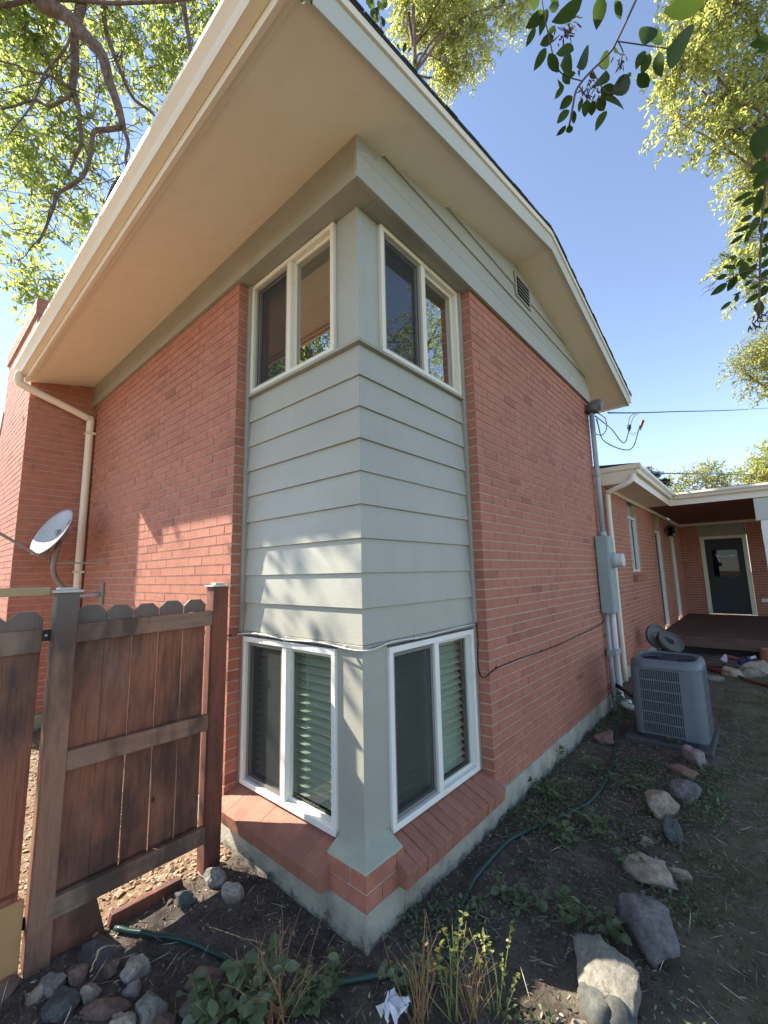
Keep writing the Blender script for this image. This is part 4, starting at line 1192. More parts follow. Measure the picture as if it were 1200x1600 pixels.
# ------------------------------------------------------------------ fence panel and gate
def picket_prof(w, z0, z1, cut=0.032):
    return [(0, z0), (w, z0), (w, z1 - cut), (w - cut, z1), (cut, z1), (0, z1 - cut)]
def fence():
    f = thing('fence_panel', (-1.05, -0.54, GZ), 'weathered red-brown dog-ear fence panel between two posts by the house corner', 'fence')
    p1 = MB().box((-1.085, -0.958, GZ - 0.2), (-0.998, -0.872, 1.215)).obj('post', MAT['post'], f, bevel=0.004)
    p1['label'] = 'grey weathered gate post with knots'
    MB().prism([(-1.097, -0.970, 1.215), (-0.986, -0.970, 1.215), (-0.986, -0.860, 1.215), (-1.097, -0.860, 1.215)], (0, 0, 0.012)).prism([(-1.08, -0.95, 1.227), (-1.0, -0.95, 1.227), (-1.0, -0.88, 1.227), (-1.08, -0.88, 1.227)], (0, 0, 0.012)).obj('post_cap', MAT['cap'], p1, bevel=0.003)
    p2 = MB().box((-1.085, -0.215, GZ - 0.2), (-0.998, -0.122, 1.215)).obj('post', MAT['postred'], f, bevel=0.004)
    p2['label'] = 'red stained post next to the brick'
    MB().prism([(-1.097, -0.227, 1.215), (-0.986, -0.227, 1.215), (-0.986, -0.110, 1.215), (-1.097, -0.110, 1.215)], (0, 0, 0.01)).prism([(-1.075, -0.20, 1.225), (-1.01, -0.20, 1.225), (-1.01, -0.14, 1.225), (-1.075, -0.14, 1.225)], (0, 0, 0.014)).obj('post_cap', MAT['cap'], p2, bevel=0.003)
    for (z, tl) in ((0.985, 0.012), (0.430, -0.006), (-0.150, 0.0)):
        y0, y1 = -0.872, -0.215
        if z < 0: y0 = -0.905
        mb = MB()
        xo = -1.002 if z > 0 else -0.994
        mb.prism([(xo, y0, z), (xo, y1, z + tl), (xo, y1, z + tl + 0.084), (xo, y0, z + 0.084)], (-0.036, 0, 0))
        mb.obj('rail', MAT['rail'], f, bevel=0.004)
    y = -0.866
    w = 0.1275
    for i in range(5):
        z1 = 1.142 + random.uniform(-0.006, 0.008)
        gap = (0.003, 0.006, 0.007, 0.005, 0.003)[i]
        pr = picket_prof(w - gap, -0.10, z1)
        sk = [(-1.058 if i % 2 else -1.056, y + a, b) for a, b in pr]
        MB().prism(sk, (-0.017, 0, 0)).obj('picket', MAT['fence'], f, bevel=0.0015)
        y += w
    MB().prism([(-1.03, -0.872, GZ - 0.02), (-1.03, -0.66, GZ - 0.02), (-1.03, -0.71, -0.152), (-1.03, -0.872, -0.152)], (-0.02, 0, 0)).obj('kick_board', MAT['fence'], f)
    return f
fence()
o = MB().prism([(-1.02, -0.66, GZ - 0.03), (-1.02, -0.30, GZ - 0.03), (-1.02, -0.32, GZ + 0.045), (-1.02, -0.64, GZ + 0.05)], (-0.035, 0, 0)).obj('edging_board', MAT['postred'], None, bevel=0.004)
tag(o, 'short dark edging board on the soil under the fence gap', 'edging board')

def gate():
    g = thing('gate', (-1.07, -1.45, GZ), 'wooden dog-ear gate left of the grey fence post', 'gate')
    y = -0.985
    w = 0.128
    for i in range(6):
        z1 = 1.13 + random.uniform(-0.008, 0.008)
        pr = picket_prof(w - 0.003, -0.24, z1)
        MB().prism([(-1.085, y - a, b) for a, b in pr], (-0.017, 0, 0)).obj('picket', MAT['fence'], g, bevel=0.0015)
        y -= w
    for z in (0.955, -0.12):
        MB().box((-1.083, -0.99, z), (-1.050, y + 0.01, z + 0.10)).obj('rail', MAT['rail'] if z > 0 else MAT['fence'], g, bevel=0.004)
    for z in (1.03, -0.14):
        MB().box((-1.07, -0.992, z - 0.03), (-1.062, -0.955, z + 0.02)).obj('hinge', MAT['black'], g)
        MB().disc((-1.06, -0.975, z - 0.004), (1, 0, 0), 0, 0.006, 0.006, 8).obj('bolt', MAT['steel'], g)
gate()
o = MB().box((-1.048, -0.972, GZ - 0.03), (-1.030, -1.9, -0.035)).obj('board', MAT['plywood'], None, bevel=0.003)
tag(o, 'pale raw plywood board leaning on the foot of the gate', 'board')
o = MB().box((-1.10, -0.972, 1.205), (-1.06, -3.0, 1.243)).obj('cross_rail', MAT['railtan'], None, bevel=0.003)
tag(o, 'tan horizontal rail running left from the top of the grey post', 'rail')

# ------------------------------------------------------------------ AC condenser
def condenser():
    x0, x1, y0, y1, zb, zt = 0.385, 0.945, 3.24, 3.80, -0.235, 0.43
    pad = MB().box((0.30, 3.19, GZ - 0.06), (0.97, 3.92, zb - 0.035)).obj('concrete_pad', MAT['pad'], None, bevel=0.012)
    tag(pad, 'dark concrete pad under the grey condenser', 'slab')
    t = thing('air_conditioner', ((x0 + x1) / 2, (y0 + y1) / 2, zb - 0.035), 'grey air conditioning condenser with louvred sides beside the brick wall', 'air conditioner')
    def rr(x0, x1, y0, y1, r, n=6):
        out = []
        for cx, cy, a0 in ((x1 - r, y1 - r, 0), (x0 + r, y1 - r, 90), (x0 + r, y0 + r, 180), (x1 - r, y0 + r, 270)):
            for k in range(n + 1):
                a = math.radians(a0 + 90 * k / n)
                out.append((cx + r * math.cos(a), cy + r * math.sin(a)))
        return out
    MB().prism([(a, b, zb) for a, b in rr(x0 + 0.015, x1 - 0.015, y0 + 0.015, y1 - 0.015, 0.08)], (0, 0, zt - zb - 0.06)).obj('coil', MAT['acdark'], t)
    MB().prism([(a, b, zb - 0.034) for a, b in rr(x0 + 0.01, x1 - 0.01, y0 + 0.01, y1 - 0.01, 0.08)], (0, 0, 0.034)).obj('base_pan', MAT['acdark'], t)
    # top: rounded lid with a wide round opening
    mb = MB()
    loops = [(0.0, zt - 0.075), (0.0, zt - 0.035), (-0.012, zt - 0.012), (-0.035, zt)]
    base = rr(x0, x1, y0, y1, 0.13)
    K = len(base)
    cx, cy = (x0 + x1) / 2, (y0 + y1) / 2
    for off, z in loops:
        for a, b in rr(x0 - off, x1 + off, y0 - off, y1 + off, 0.13 + off * 0.5):
            mb.v.append((a, b, z))
    for rr_, z in ((0.262, zt - 0.004), (0.255, zt - 0.05)):
        for i_ in range(K):
            a, b = base[i_]
            an = math.atan2(b - cy, a - cx)
            mb.v.append((cx + rr_ * math.cos(an), cy + rr_ * math.sin(an), z))
    for l in range(5):
        for k in range(K):
            a = l * K + k; b = l * K + (k + 1) % K
            mb.f.append((a, b, b + K, a + K))
    mb.obj('lid', MAT['acgrey'], t, smooth=True)
    # fan guard rings and blades
    gm = MB()
    for r in (0.04, 0.08, 0.12, 0.16, 0.20, 0.24):
        gm.tube([(cx + r * math.cos(a), cy + r * math.sin(a), zt - 0.012 - 0.06 * (1 - r / 0.26) * 0) for a in np.linspace(0, 2 * math.pi, 25)], 0.0025, 4, cap=False)
    for k in range(8):
        a = k * math.pi / 4
        gm.tube([(cx, cy, zt - 0.014), (cx + 0.255 * math.cos(a), cy + 0.255 * math.sin(a), zt - 0.014)], 0.003, 4)
    gm.obj('fan_guard', MAT['acdark'], t)
    MB().disc((cx, cy, zt - 0.05), (0, 0, 1), 0, 0.075, 0.05, 20).obj('fan_motor', MAT['acgrey'], t)
    for k in range(3):
        a = k * 2 * math.pi / 3
        c_, s_ = math.cos(a), math.sin(a)
        P2 = lambda r, s: (cx + r * c_ - s * s_, cy + r * s_ + s * c_)
        MB().poly([(*P2(0.07, -0.03), zt - 0.08), (*P2(0.245, -0.07), zt - 0.085), (*P2(0.245, 0.07), zt - 0.055), (*P2(0.07, 0.03), zt - 0.06)]).obj('fan_blade', MAT['acgrey'], t)
    MB().disc((cx, cy, zt - 0.11), (0, 0, 1), 0, 0.25, 0.004, 28).obj('well_floor', MAT['acdark'], t)
    # solid corner posts
    def corner(sx, sy, w1, w2):
        pts = []
        r = 0.08
        cx_ = x1 - r if sx > 0 else x0 + r; cy_ = y1 - r if sy > 0 else y0 + r
        for k in range(7):
            a = math.pi / 2 * k / 6
            pts.append((cx_ + sx * r * math.cos(a), cy_ + sy * r * math.sin(a)))
        pts = [(pts[0][0], pts[0][1] - sy * w1)] + pts + [(pts[-1][0] - sx * w2, pts[-1][1])]
        inner = [(a - sx * 0.004 if True else a, b - sy * 0.004) for a, b in pts]
        prof = [(a, b, zb) for a, b in pts] + [(a, b, zb) for a, b in reversed(inner)]
        MB().prism(prof, (0, 0, zt - zb - 0.07)).obj('corner_panel', MAT['acgrey'], t)
    corner(1, -1, 0.02, 0.085); corner(-1, -1, 0.02, 0.0); corner(1, 1, 0.02, 0.02); corner(-1, 1, 0.02, 0.02)
    # louvre grids: vertical fins and six horizontal bars
    zs_ = np.linspace(zb + 0.015, zt - 0.085, 7)
    def grid(ax, f0, f1, plane, sgn):
        fins = int((f1 - f0) / 0.0165)
        for k in range(fins):
            c_ = f0 + (k + 0.5) * (f1 - f0) / fins
            if ax == 'x':
                MB().box((c_ - 0.0035, plane, zs_[0]), (c_ + 0.0035, plane + sgn * -0.012, zs_[-1])).obj('louvre_fin', MAT['acgrey'], t)
            else:
                MB().box((plane, c_ - 0.0035, zs_[0]), (plane + sgn * -0.012, c_ + 0.0035, zs_[-1])).obj('louvre_fin', MAT['acgrey'], t)
        for z in zs_:
            if ax == 'x':
                MB().box((f0 - 0.005, plane + sgn * 0.002, z - 0.006), (f1 + 0.005, plane + sgn * -0.010, z + 0.006)).obj('louvre_bar', MAT['acgrey'], t)
            else:
                MB().box((plane + sgn * 0.002, f0 - 0.005, z - 0.006), (plane + sgn * -0.010, f1 + 0.005, z + 0.006)).obj('louvre_bar', MAT['acgrey'], t)
    grid('x', x0 + 0.085, x1 - 0.17, y0, -1)
    grid('y', y0 + 0.105, y1 - 0.105, x1, 1)
    MB().tube(spline([(x0 + 0.02, 3.5, 0.02), (x0 - 0.06, 3.55, 0.0), (x0 - 0.16, 3.8, -0.03), (0.10, 4.05, -0.05), (0.0, 4.1, -0.03)], 6), 0.022, 8).obj('refrigerant_line', MAT['black'], t, smooth=True)
condenser()
o = MB().tube(spline([(0.121, 3.994, -0.2), (0.19, 3.959, -0.22), (0.289, 4.007, -0.24), (0.348, 4.068, -0.27)], 5), 0.03, 10).obj('drain_pipe', MAT['wire_white'], None, smooth=True)
tag(o, 'short white drain elbow lying between conduit and condenser', 'pipe')

# hose reel behind the condenser
MAT['reelgrey'] = painted('reel_plastic', (0.10, 0.095, 0.085), 0.1, 0.6)
def reel():
    c = V((0.277, 6.598, 0.128))
    t = thing('hose_reel', c, 'old grey hose reel with two round flanges behind the condenser', 'hose reel')
    ax = V((0.55, -0.45, 0.62)).normalized()
    MB().disc(c, ax, 0.05, 0.17, 0.02, 32).disc(c, ax, 0.16, 0.182, 0.045, 32).obj('flange', MAT['reelgrey'], t)
    c2 = V((0.093, 6.625, 0.197)); ax2 = V((0.75, -0.6, 0.2)).normalized()
    MB().disc(c2, ax2, 0.05, 0.17, 0.02, 32).disc(c2, ax2, 0.16, 0.182, 0.045, 32).obj('flange', MAT['reelgrey'], t)
    MB().tube([c, c2], 0.05, 12).obj('hub', MAT['acdark'], t)
    MB().tube([c + V((0, 0, -0.05)), V((c.x, c.y, GZ - 0.02))], 0.02, 8).tube([c2, V((c2.x, c2.y, GZ - 0.02))], 0.02, 8).obj('stand', MAT['acgrey'], t)
reel()

# ------------------------------------------------------------------ hoses on the ground
def lay(points, lift=0.012):
    out = []
    for p in spline(points, 8):
        out.append(V((p.x, p.y, ground_h(p.x, p.y) + lift)))
    return out
hp = [(0.28, 0.185, -0.3), (0.202, 0.371, -0.3), (0.135, 0.688, -0.3), (0.139, 1.107, -0.3), (0.274, 1.471, -0.3), (0.381, 1.852, -0.3), (0.369, 2.322, -0.3), (0.289, 2.873, -0.3), (0.158, 3.586, -0.3)]
o = MB().tube(lay(hp, 0.016), 0.0115, 8).obj('garden_hose', MAT['hose'], None, smooth=True)
tag(o, 'dark green hose curving over the soil bed along the gable wall', 'garden hose')
hp = [(-0.985, -0.637, -0.3), (-0.806, -0.539, -0.3), (-0.631, -0.447, -0.3), (-0.462, -0.39, -0.3), (-0.268, -0.36, -0.3), (-0.098, -0.271, -0.3), (0.046, -0.1, -0.3), (0.194, 0.04, -0.3)]
o = MB().tube(lay(hp, 0.016), 0.0115, 8).obj('garden_hose', MAT['hose'], None, smooth=True)
tag(o, 'dusty green hose crossing the soil in front of the fence', 'garden hose')
rh = [(0.6, 7.265, -0.3), (0.881, 7.293, -0.3), (1.003, 7.108, -0.3), (0.823, 6.875, -0.3), (0.658, 7.023, -0.3), (0.937, 6.855, -0.3), (1.192, 6.394, -0.3), (1.442, 6.1, -0.3)]
o = MB().tube(lay(rh, 0.03), 0.02, 8).obj('garden_hose', MAT['redplastic'], None, smooth=True)
tag(o, 'dark red hose coiled on the ground in front of the deck', 'garden hose')
o = thing('toy', (1.091, 7.435, -0.27), 'blue plastic toy lying among stones by the deck', 'toy')
q = V((1.091, 7.435, -0.27))
MB().disc(q + V((0, 0, 0.04)), (0.3, 0.2, 1), 0, 0.08, 0.08, 14).disc(q + V((0.07, 0, 0.10)), (1, 0.2, 0.2), 0, 0.05, 0.05, 12).obj('body', MAT['blueplastic'], o, bevel=0.01)
MB().tube([q + V((0.05, 0, 0.1)), q + V((0.16, 0.02, 0.15))], 0.02, 8).obj('handle', MAT['paper'], o)
o = thing('toy', (0.891, 7.528, -0.27), 'white and red plastic toy on the red hose', 'toy')
q = V((0.891, 7.528, -0.27))
MB().tube([q + V((-0.05, 0, 0.03)), q + V((0.0, 0, 0.12))], [0.05, 0.035], 10).obj('body', MAT['paper'], o)
MB().tube([q + V((0.0, 0, 0.10)), q + V((0.14, 0.03, 0.07))], [0.04, 0.025], 10).obj('nozzle', MAT['redplastic'], o)
o = MB().disc((1.433, 8.161, -0.2), (0.1, 0, 1), 0.10, 0.14, 0.2, 16).disc((1.435, 8.683, -0.28), (0.1, 0, 1), 0, 0.13, 0.02, 16).obj('flower_pot', MAT['brickdull'], None, bevel=0.005)
tag(o, 'reddish pot on the ground at the right end of the deck', 'flower pot')

# ------------------------------------------------------------------ stones
def stone(px, w, d, h, mat, label, rot=0.0, seed=0, sink=0.3, tilt=0.0, facet=0.5, group='loose stones around the planting bed'):
    rg = random.Random(seed)
    if px[1] < 0 and w < .15: w *= 1.25; d *= 1.2; h *= 1.15
    elif px[1] > 0: w *= 1.18; d *= 1.15; h *= 1.2
    import bmesh
    bm = bmesh.new()
    bmesh.ops.create_icosphere(bm, subdivisions=4, radius=1.0)
    planes = []
    for k in range(13):
        n = V((rg.gauss(0, 1), rg.gauss(0, 1), rg.gauss(0, 0.9))).normalized()
        planes.append((n, rg.uniform(0.48, 0.80)))
    so = V((rg.uniform(0, 50), rg.uniform(0, 50), rg.uniform(0, 50)))
    for v in bm.verts:
        p = v.co.copy()
        for n, dd in planes:
            e = p.dot(n) - dd
            if e > 0: p -= n * e * (0.82 + 0.16 * facet)
        q = p.normalized()
        p *= 1 + 0.20 * mnoise.noise(q * 1.6 + so) + 0.09 * mnoise.noise(q * 4.0 + so) + 0.04 * mnoise.noise(q * 9 + so) + 0.02 * mnoise.noise(q * 22 + so)
        v.co = V((p.x * w * .66, p.y * d * .66, p.z * h * .66))
    me = bpy.data.meshes.new('stone')
    bm.to_mesh(me); bm.free()
    me.materials.append(STONE[mat])
    me.polygons.foreach_set('use_smooth', [facet < 0.6] * len(me.polygons))
    o = link('stone', me)
    x, y = px[0], px[1]
    M = Matrix.Translation((x, y, ground_h(x, y) + h * (0.5 - sink))) @ Matrix.Rotation(rot, 4, 'Z') @ Matrix.Rotation(tilt, 4, 'X')
    o.matrix_basis = M
    tag(o, label, 'stone', group)
    return o
DR = 0.72   # direction of view on the ground
ST = [
 # left cluster below the fence
 ((-0.904, -0.722, -0.3), .20, .12, .05, 'slate', 'flat dark slate slab at the foot of the grey fence post', 0.5),
 ((-0.681, -0.656, -0.29), .085, .08, .085, 'white', 'round whitish stone right of the dark slab', 0.2),
 ((-0.453, -0.682, -0.29), .085, .075, .08, 'grey', 'grey-tan blocky stone near the bottom edge below the whitish stone', 1.0),
 ((-0.474, -0.773, -0.28), .075, .07, .10, 'white', 'tall whitish stone cut by the bottom edge of the picture', 0.1),
 ((-0.862, -0.897, -0.3), .09, .07, .06, 'grey', 'mottled grey stone right of the gate post foot', 0.9),
 ((-0.839, -0.814, -0.3), .07, .06, .055, 'brown', 'brown angular stone under the dark slab', 0.3),
 ((-0.707, -0.809, -0.3), .05, .05, .06, 'tan', 'small cream block between slate pieces', 0.8),
 ((-0.606, -0.794, -0.3), .12, .05, .05, 'brown', 'long brown stone lying diagonally near the bottom left', 0.9),
 ((-0.6, -0.69, -0.3), .06, .05, .045, 'pink', 'pinkish stone between the whitish and the blocky stone', 0.6),
 ((-0.733, -0.899, -0.3), .10, .09, .05, 'slate', 'dark slate piece near the bottom left', 0.4),
 ((-0.434, -0.497, -0.3), .10, .07, .07, 'brown', 'reddish brown stone under the left weed leaves', 0.9),
 ((-0.356, -0.575, -0.3), .07, .06, .05, 'grey', 'grey stone half hidden by weed leaves', 0.5),
 ((-0.777, -0.719, -0.3), .06, .05, .045, 'brown', 'small brown stone touching the slab front', 0.1),
 ((-0.862, -0.937, -0.3), .05, .05, .045, 'tan', 'small pale stone at the left picture edge', 0.1),
 ((-0.374, -0.67, -0.3), .08, .06, .05, 'brown', 'low brown stone on the bottom picture edge', 0.1),
 ((-0.913, -0.199, -0.29), .09, .06, .09, 'grey', 'grey wedge of broken concrete at the red post foot', 0.3),
 ((-0.749, -0.194, -0.29), .075, .06, .08, 'white', 'whitish angular stone against the foundation', 0.5),
 ((-0.897, -0.356, -0.3), .08, .06, .07, 'slate', 'dark block at the right end of the edging board', 0.3),
 ((-0.996, -1.015, -0.31), .06, .06, .04, 'brown', 'brown stone at the foot of the plywood board', 0.3),
 # right border row
 ((0.854, 3.019, -0.27), .15, .17, .17, 'pink', 'pointed pinkish stone at the front corner of the condenser', 0.2),
 ((0.804, 2.704, -0.29), .13, .13, .10, 'brown', 'brown stone just before the pointed pinkish one', 0.9),
 ((0.853, 2.285, -0.28), .17, .17, .12, 'purple', 'purple-grey stone third from the condenser', 0.6),
 ((0.775, 1.983, -0.28), .14, .14, .13, 'tan', 'rounded tan stone with green lichen in the border row', 0.4),
 ((0.863, 1.701, -0.28), .08, .13, .12, 'slate', 'upright dark stone right below the rounded tan one', 0.3),
 ((0.755, 1.582, -0.29), .07, .05, .04, 'tan', 'small flat tan stone above the large tan slab', 0.4),
 ((0.818, 1.296, -0.28), .20, .16, .08, 'tan', 'large flat tan slab midway along the border row', 2.4),
 ((0.937, 1.37, -0.29), .08, .05, .05, 'tan', 'small tan stone at the right tip of the tan slab', 0.1),
 ((0.86, 0.858, -0.27), .25, .17, .16, 'purple', 'largest purple-grey boulder with a pale top', 2.2),
 ((0.821, 0.446, -0.25),   .20, .16, .20, 'grey', 'big rough boulder next to the bottom edge of the picture', 2.5),
 ((0.789, 0.371, -0.28), .12, .10, .11, 'slate', 'dark stone leaning on the front of the bottom boulder', 2.5),
 ((0.872, 0.351, -0.28), .14, .10, .10, 'slate', 'dark green-grey stone cut by the bottom edge', 2.2),
 ((0.776, 0.246, -0.27), .06, .06, .06, 'tan', 'small sunlit tan stone at the root of the bright weeds', 2.2),
 ((0.166, 3.043, -0.28), .16, .15, .12, 'brown', 'round brown stone by the foundation near the conduit', 0.2),
 ((0.978, 6.775, -0.28), .28, .2, .14, 'tan', 'left round pale stone in front of the deck', 0.2),
 ((1.142, 6.893, -0.28), .26, .2, .14, 'grey', 'middle grey stone in front of the deck', 0.4),
 ((1.286, 7.246, -0.27), .32, .24, .2, 'tan', 'right large pale stone in front of the deck', 0.4),
 ((0.802, 6.321, -0.29), .2, .16, .1, 'grey', 'low grey stone behind the condenser corner', 0.4),
]
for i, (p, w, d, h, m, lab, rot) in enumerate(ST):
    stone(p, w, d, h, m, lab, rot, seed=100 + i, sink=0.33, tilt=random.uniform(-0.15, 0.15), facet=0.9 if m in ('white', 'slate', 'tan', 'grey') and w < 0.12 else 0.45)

# ------------------------------------------------------------------ fast leaf meshes
def leaf_mesh(name, P, D, N, Ln, Wd, mat, fold=0.25):
    """P base points, D directions, N normals, Ln lengths, Wd widths (numpy)"""
    n = len(P)
    D = D / np.linalg.norm(D, axis=1, keepdims=True)
    S = np.cross(D, N); S /= (np.linalg.norm(S, axis=1, keepdims=True) + 1e-9)
    N2 = np.cross(S, D)
    L_ = Ln[:, None]; W_ = Wd[:, None]
    lift = N2 * W_ * fold
    v = np.stack([P, P + D * L_ * .28 + S * W_ * .46 + lift, P + D * L_ * .68 + S * W_ * .38 + lift - N2 * L_ * .03, P + D * L_ - N2 * L_ * .10,
                  P + D * L_ * .68 - S * W_ * .38 + lift - N2 * L_ * .03, P + D * L_ * .28 - S * W_ * .46 + lift], axis=1).reshape(-1, 3)
    me = bpy.data.meshes.new(name)
    me.vertices.add(n * 6)
    me.vertices.foreach_set('co', v.astype(np.float32).ravel())
    base = (np.arange(n) * 6)[:, None]
    loops = (base + np.array([0, 1, 2, 3, 3, 4, 5, 0])[None, :]).ravel()
    me.loops.add(n * 8)
    me.loops.foreach_set('vertex_index', loops.astype(np.int32))
    me.polygons.add(n * 2)
    me.polygons.foreach_set('loop_start', (np.arange(n * 2) * 4).astype(np.int32))
    me.polygons.foreach_set('loop_total', np.full(n * 2, 4, dtype=np.int32))
    me.update(calc_edges=True)
    me.materials.append(mat)
    return me

def rdir(n):
    a = RNG.normal(size=(n, 3)); return a / np.linalg.norm(a, axis=1, keepdims=True)

sunv = np.array(SUN)
def shade_keep(P):
    """thin the crown where it would shade the places the sun reaches in the garden"""
    keep = np.ones(len(P), bool)
    r = RNG.random(len(P))
    # hits on the left facade plane y = 0
    t = (P[:, 1] - 0.0) / sunv[1]
    hx = P[:, 0] - sunv[0] * t; hz = P[:, 2] - sunv[2] * t
    ok = t > 0
    front = ok & (hx > -3.0) & (hx < -1.15) & (hz > -0.2) & (hz < 2.05)
    keep &= ~(front & (r < 0.97))
    sid = ok & (hx >= -1.15) & (hx < 0.05) & (hz > -0.2) & (hz < 0.98)
    keep &= ~(sid & (r < 0.95))
    sid2 = ok & (hx >= -1.15) & (hx < 0.05) & (hz >= 0.98) & (hz < 1.55)
    keep &= ~(sid2 & (r < 0.80))
    # chimney front
    t = (P[:, 1] + P_) / sunv[1]
    hx = P[:, 0] - sunv[0] * t; hz = P[:, 2] - sunv[2] * t
    chm = (t > 0) & (hx > -7.2) & (hx < -4.3) & (hz > 0.0) & (hz < 4.9)
    keep &= ~(chm & (r < 0.93))
    # ground behind the fence and the sunlit weeds
    t = (P[:, 2] - GZ) / sunv[2]
    gx = P[:, 0] - sunv[0] * t; gy = P[:, 1] - sunv[1] * t
    g1 = (gx < -0.9) & (gx > -2.6) & (gy > -1.4) & (gy < 0.0)
    keep &= ~(g1 & (r < 0.85))
    t = (P[:, 2] - (-0.05)) / sunv[2]
    gx = P[:, 0] - sunv[0] * t; gy = P[:, 1] - sunv[1] * t
    g2 = (gx > 0.25) & (gx < 0.66) & (gy > -0.2) & (gy < 0.22)
    keep &= ~(g2 & (r < 0.9))
    return keep

def crown(tree, blobs, n_twigs, leaves_per, leafL, leafW, mat, twig_len=0.45, n_parts=0, droop=0.5, seed=1, twig_r=0.004, keepf=None, twigs=True, bias=None):
    """leafy twigs scattered through the blobs"""
    rg = np.random.default_rng(seed)
    wts = np.array([b[1] ** 2 for b in blobs]); wts = wts / wts.sum()
    idx = rg.choice(len(blobs), n_twigs, p=wts)
    C_ = np.array([blobs[i][0] for i in idx]); R_ = np.array([blobs[i][1] for i in idx])
    d = rg.normal(size=(n_twigs, 3)); d /= np.linalg.norm(d, axis=1, keepdims=True)
    rad = rg.random(n_twigs) ** (1 / 2.2)
    base = C_ + d * (R_ * rad)[:, None] * np.array([1, 1, 0.85])
    td = rg.normal(size=(n_twigs, 3)); td[:, 2] = td[:, 2] * 0.5 - droop
    td += d * 0.5
    td /= np.linalg.norm(td, axis=1, keepdims=True)
    k = leaves_per
    t = np.tile(np.linspace(0.1, 1.0, k), n_twigs)
    Bt = np.repeat(base, k, axis=0); Td = np.repeat(td, k, axis=0)
    sag = np.zeros_like(Bt); sag[:, 2] = -0.25 * twig_len * t * t
    P = Bt + Td * (t * twig_len)[:, None] + sag
    side = np.cross(Td, rg.normal(size=Td.shape)); side /= np.linalg.norm(side, axis=1, keepdims=True)
    D = Td * 0.5 + side + rg.normal(size=Td.shape) * 0.25; D[:, 2] -= 0.25
    N = rg.normal(size=Td.shape) * 0.6; N[:, 2] += 1.0
    Ln = leafL * rg.uniform(0.7, 1.25, len(P)); Wd = leafW * rg.uniform(0.7, 1.2, len(P))
    kp = keepf(P) if keepf else np.ones(len(P), bool)
    P, D, N, Ln, Wd = P[kp], D[kp], N[kp], Ln[kp], Wd[kp]
    if twigs:
        mb = MB()
        tk = (keepf(base) & keepf(base + td * twig_len)) if keepf else np.ones(n_twigs, bool)
        for i in np.nonzero(tk)[0]:
            b = V(base[i]); dd = V(td[i]) * twig_len
            mb.tube([b - dd * 0.35, b, b + dd * 0.5 + V((0, 0, -0.06 * twig_len)), b + dd + V((0, 0, -0.25 * twig_len))], [twig_r * 1.3, twig_r, twig_r * .7, twig_r * .4], 3, cap=False)
        o = mb.obj('twigs', MAT['twig'], tree); o['kind'] = 'stuff'
    order = np.arange(len(P))
    if n_parts:
        c = np.array(CAM); f = np.array(_F); r_ = np.array(_R); u_ = np.array(_U)
        q = P - c; z = q @ f
        U0 = (q @ r_) / np.maximum(z, .1); V0 = (q @ u_) / np.maximum(z, .1)
        vis = (z > .3) & (abs(U0) < .9) & (abs(V0) < 1.2)
        dist = np.where(vis, z / Ln, 1e6)
        order = np.argsort(dist)
        for i in order[:n_parts]:
            if dist[i] > 1e5: continue
            me = leaf_mesh('leaf', np.zeros((1, 3)), D[i:i + 1], N[i:i + 1], Ln[i:i + 1], Wd[i:i + 1], mat)
            link('leaf', me, tree, Matrix.Translation(V(P[i])))
        order = order[n_parts:]
    if len(order):
        me = leaf_mesh('leaves', P[order], D[order], N[order], Ln[order], Wd[order], mat)
        o = link('leaves', me, tree); o['kind'] = 'stuff'

def limb(tree, pts, r0, r1, name='branch', n=6, seg=8, mat=None):
    sp = spline(pts, n)
    sp = [p + V((mnoise.noise(p * 3) * .02, mnoise.noise(p * 3 + V((9, 0, 0))) * .02, 0)) for p in sp]
    rs = [r0 + (r1 - r0) * i / (len(sp) - 1) for i in range(len(sp))]
    return MB().tube(sp, rs, seg).obj(name, mat or MAT['bark'], tree, smooth=True)

def side_shoots(tree, pts, count, length, r, seed, mat=None):
    rg = random.Random(seed)
    sp = spline(pts, 8)
    mb = MB()
    for i in range(count):
        p = sp[rg.randrange(1, len(sp))]
        d = V((rg.gauss(0, 1), rg.gauss(0, 1), rg.gauss(-0.3, 0.7))).normalized()
        q = [p]
        for k in range(4):
            d = (d + V((rg.gauss(0, .35), rg.gauss(0, .35), rg.gauss(-.08, .3)))).normalized()
            q.append(q[-1] + d * length / 4 * rg.uniform(.7, 1.2))
        mb.tube(q, [r, r * .8, r * .6, r * .45, r * .3], 4, cap=False)
    o = mb.obj('side_shoots', mat or MAT['twig'], tree); o['kind'] = 'stuff'

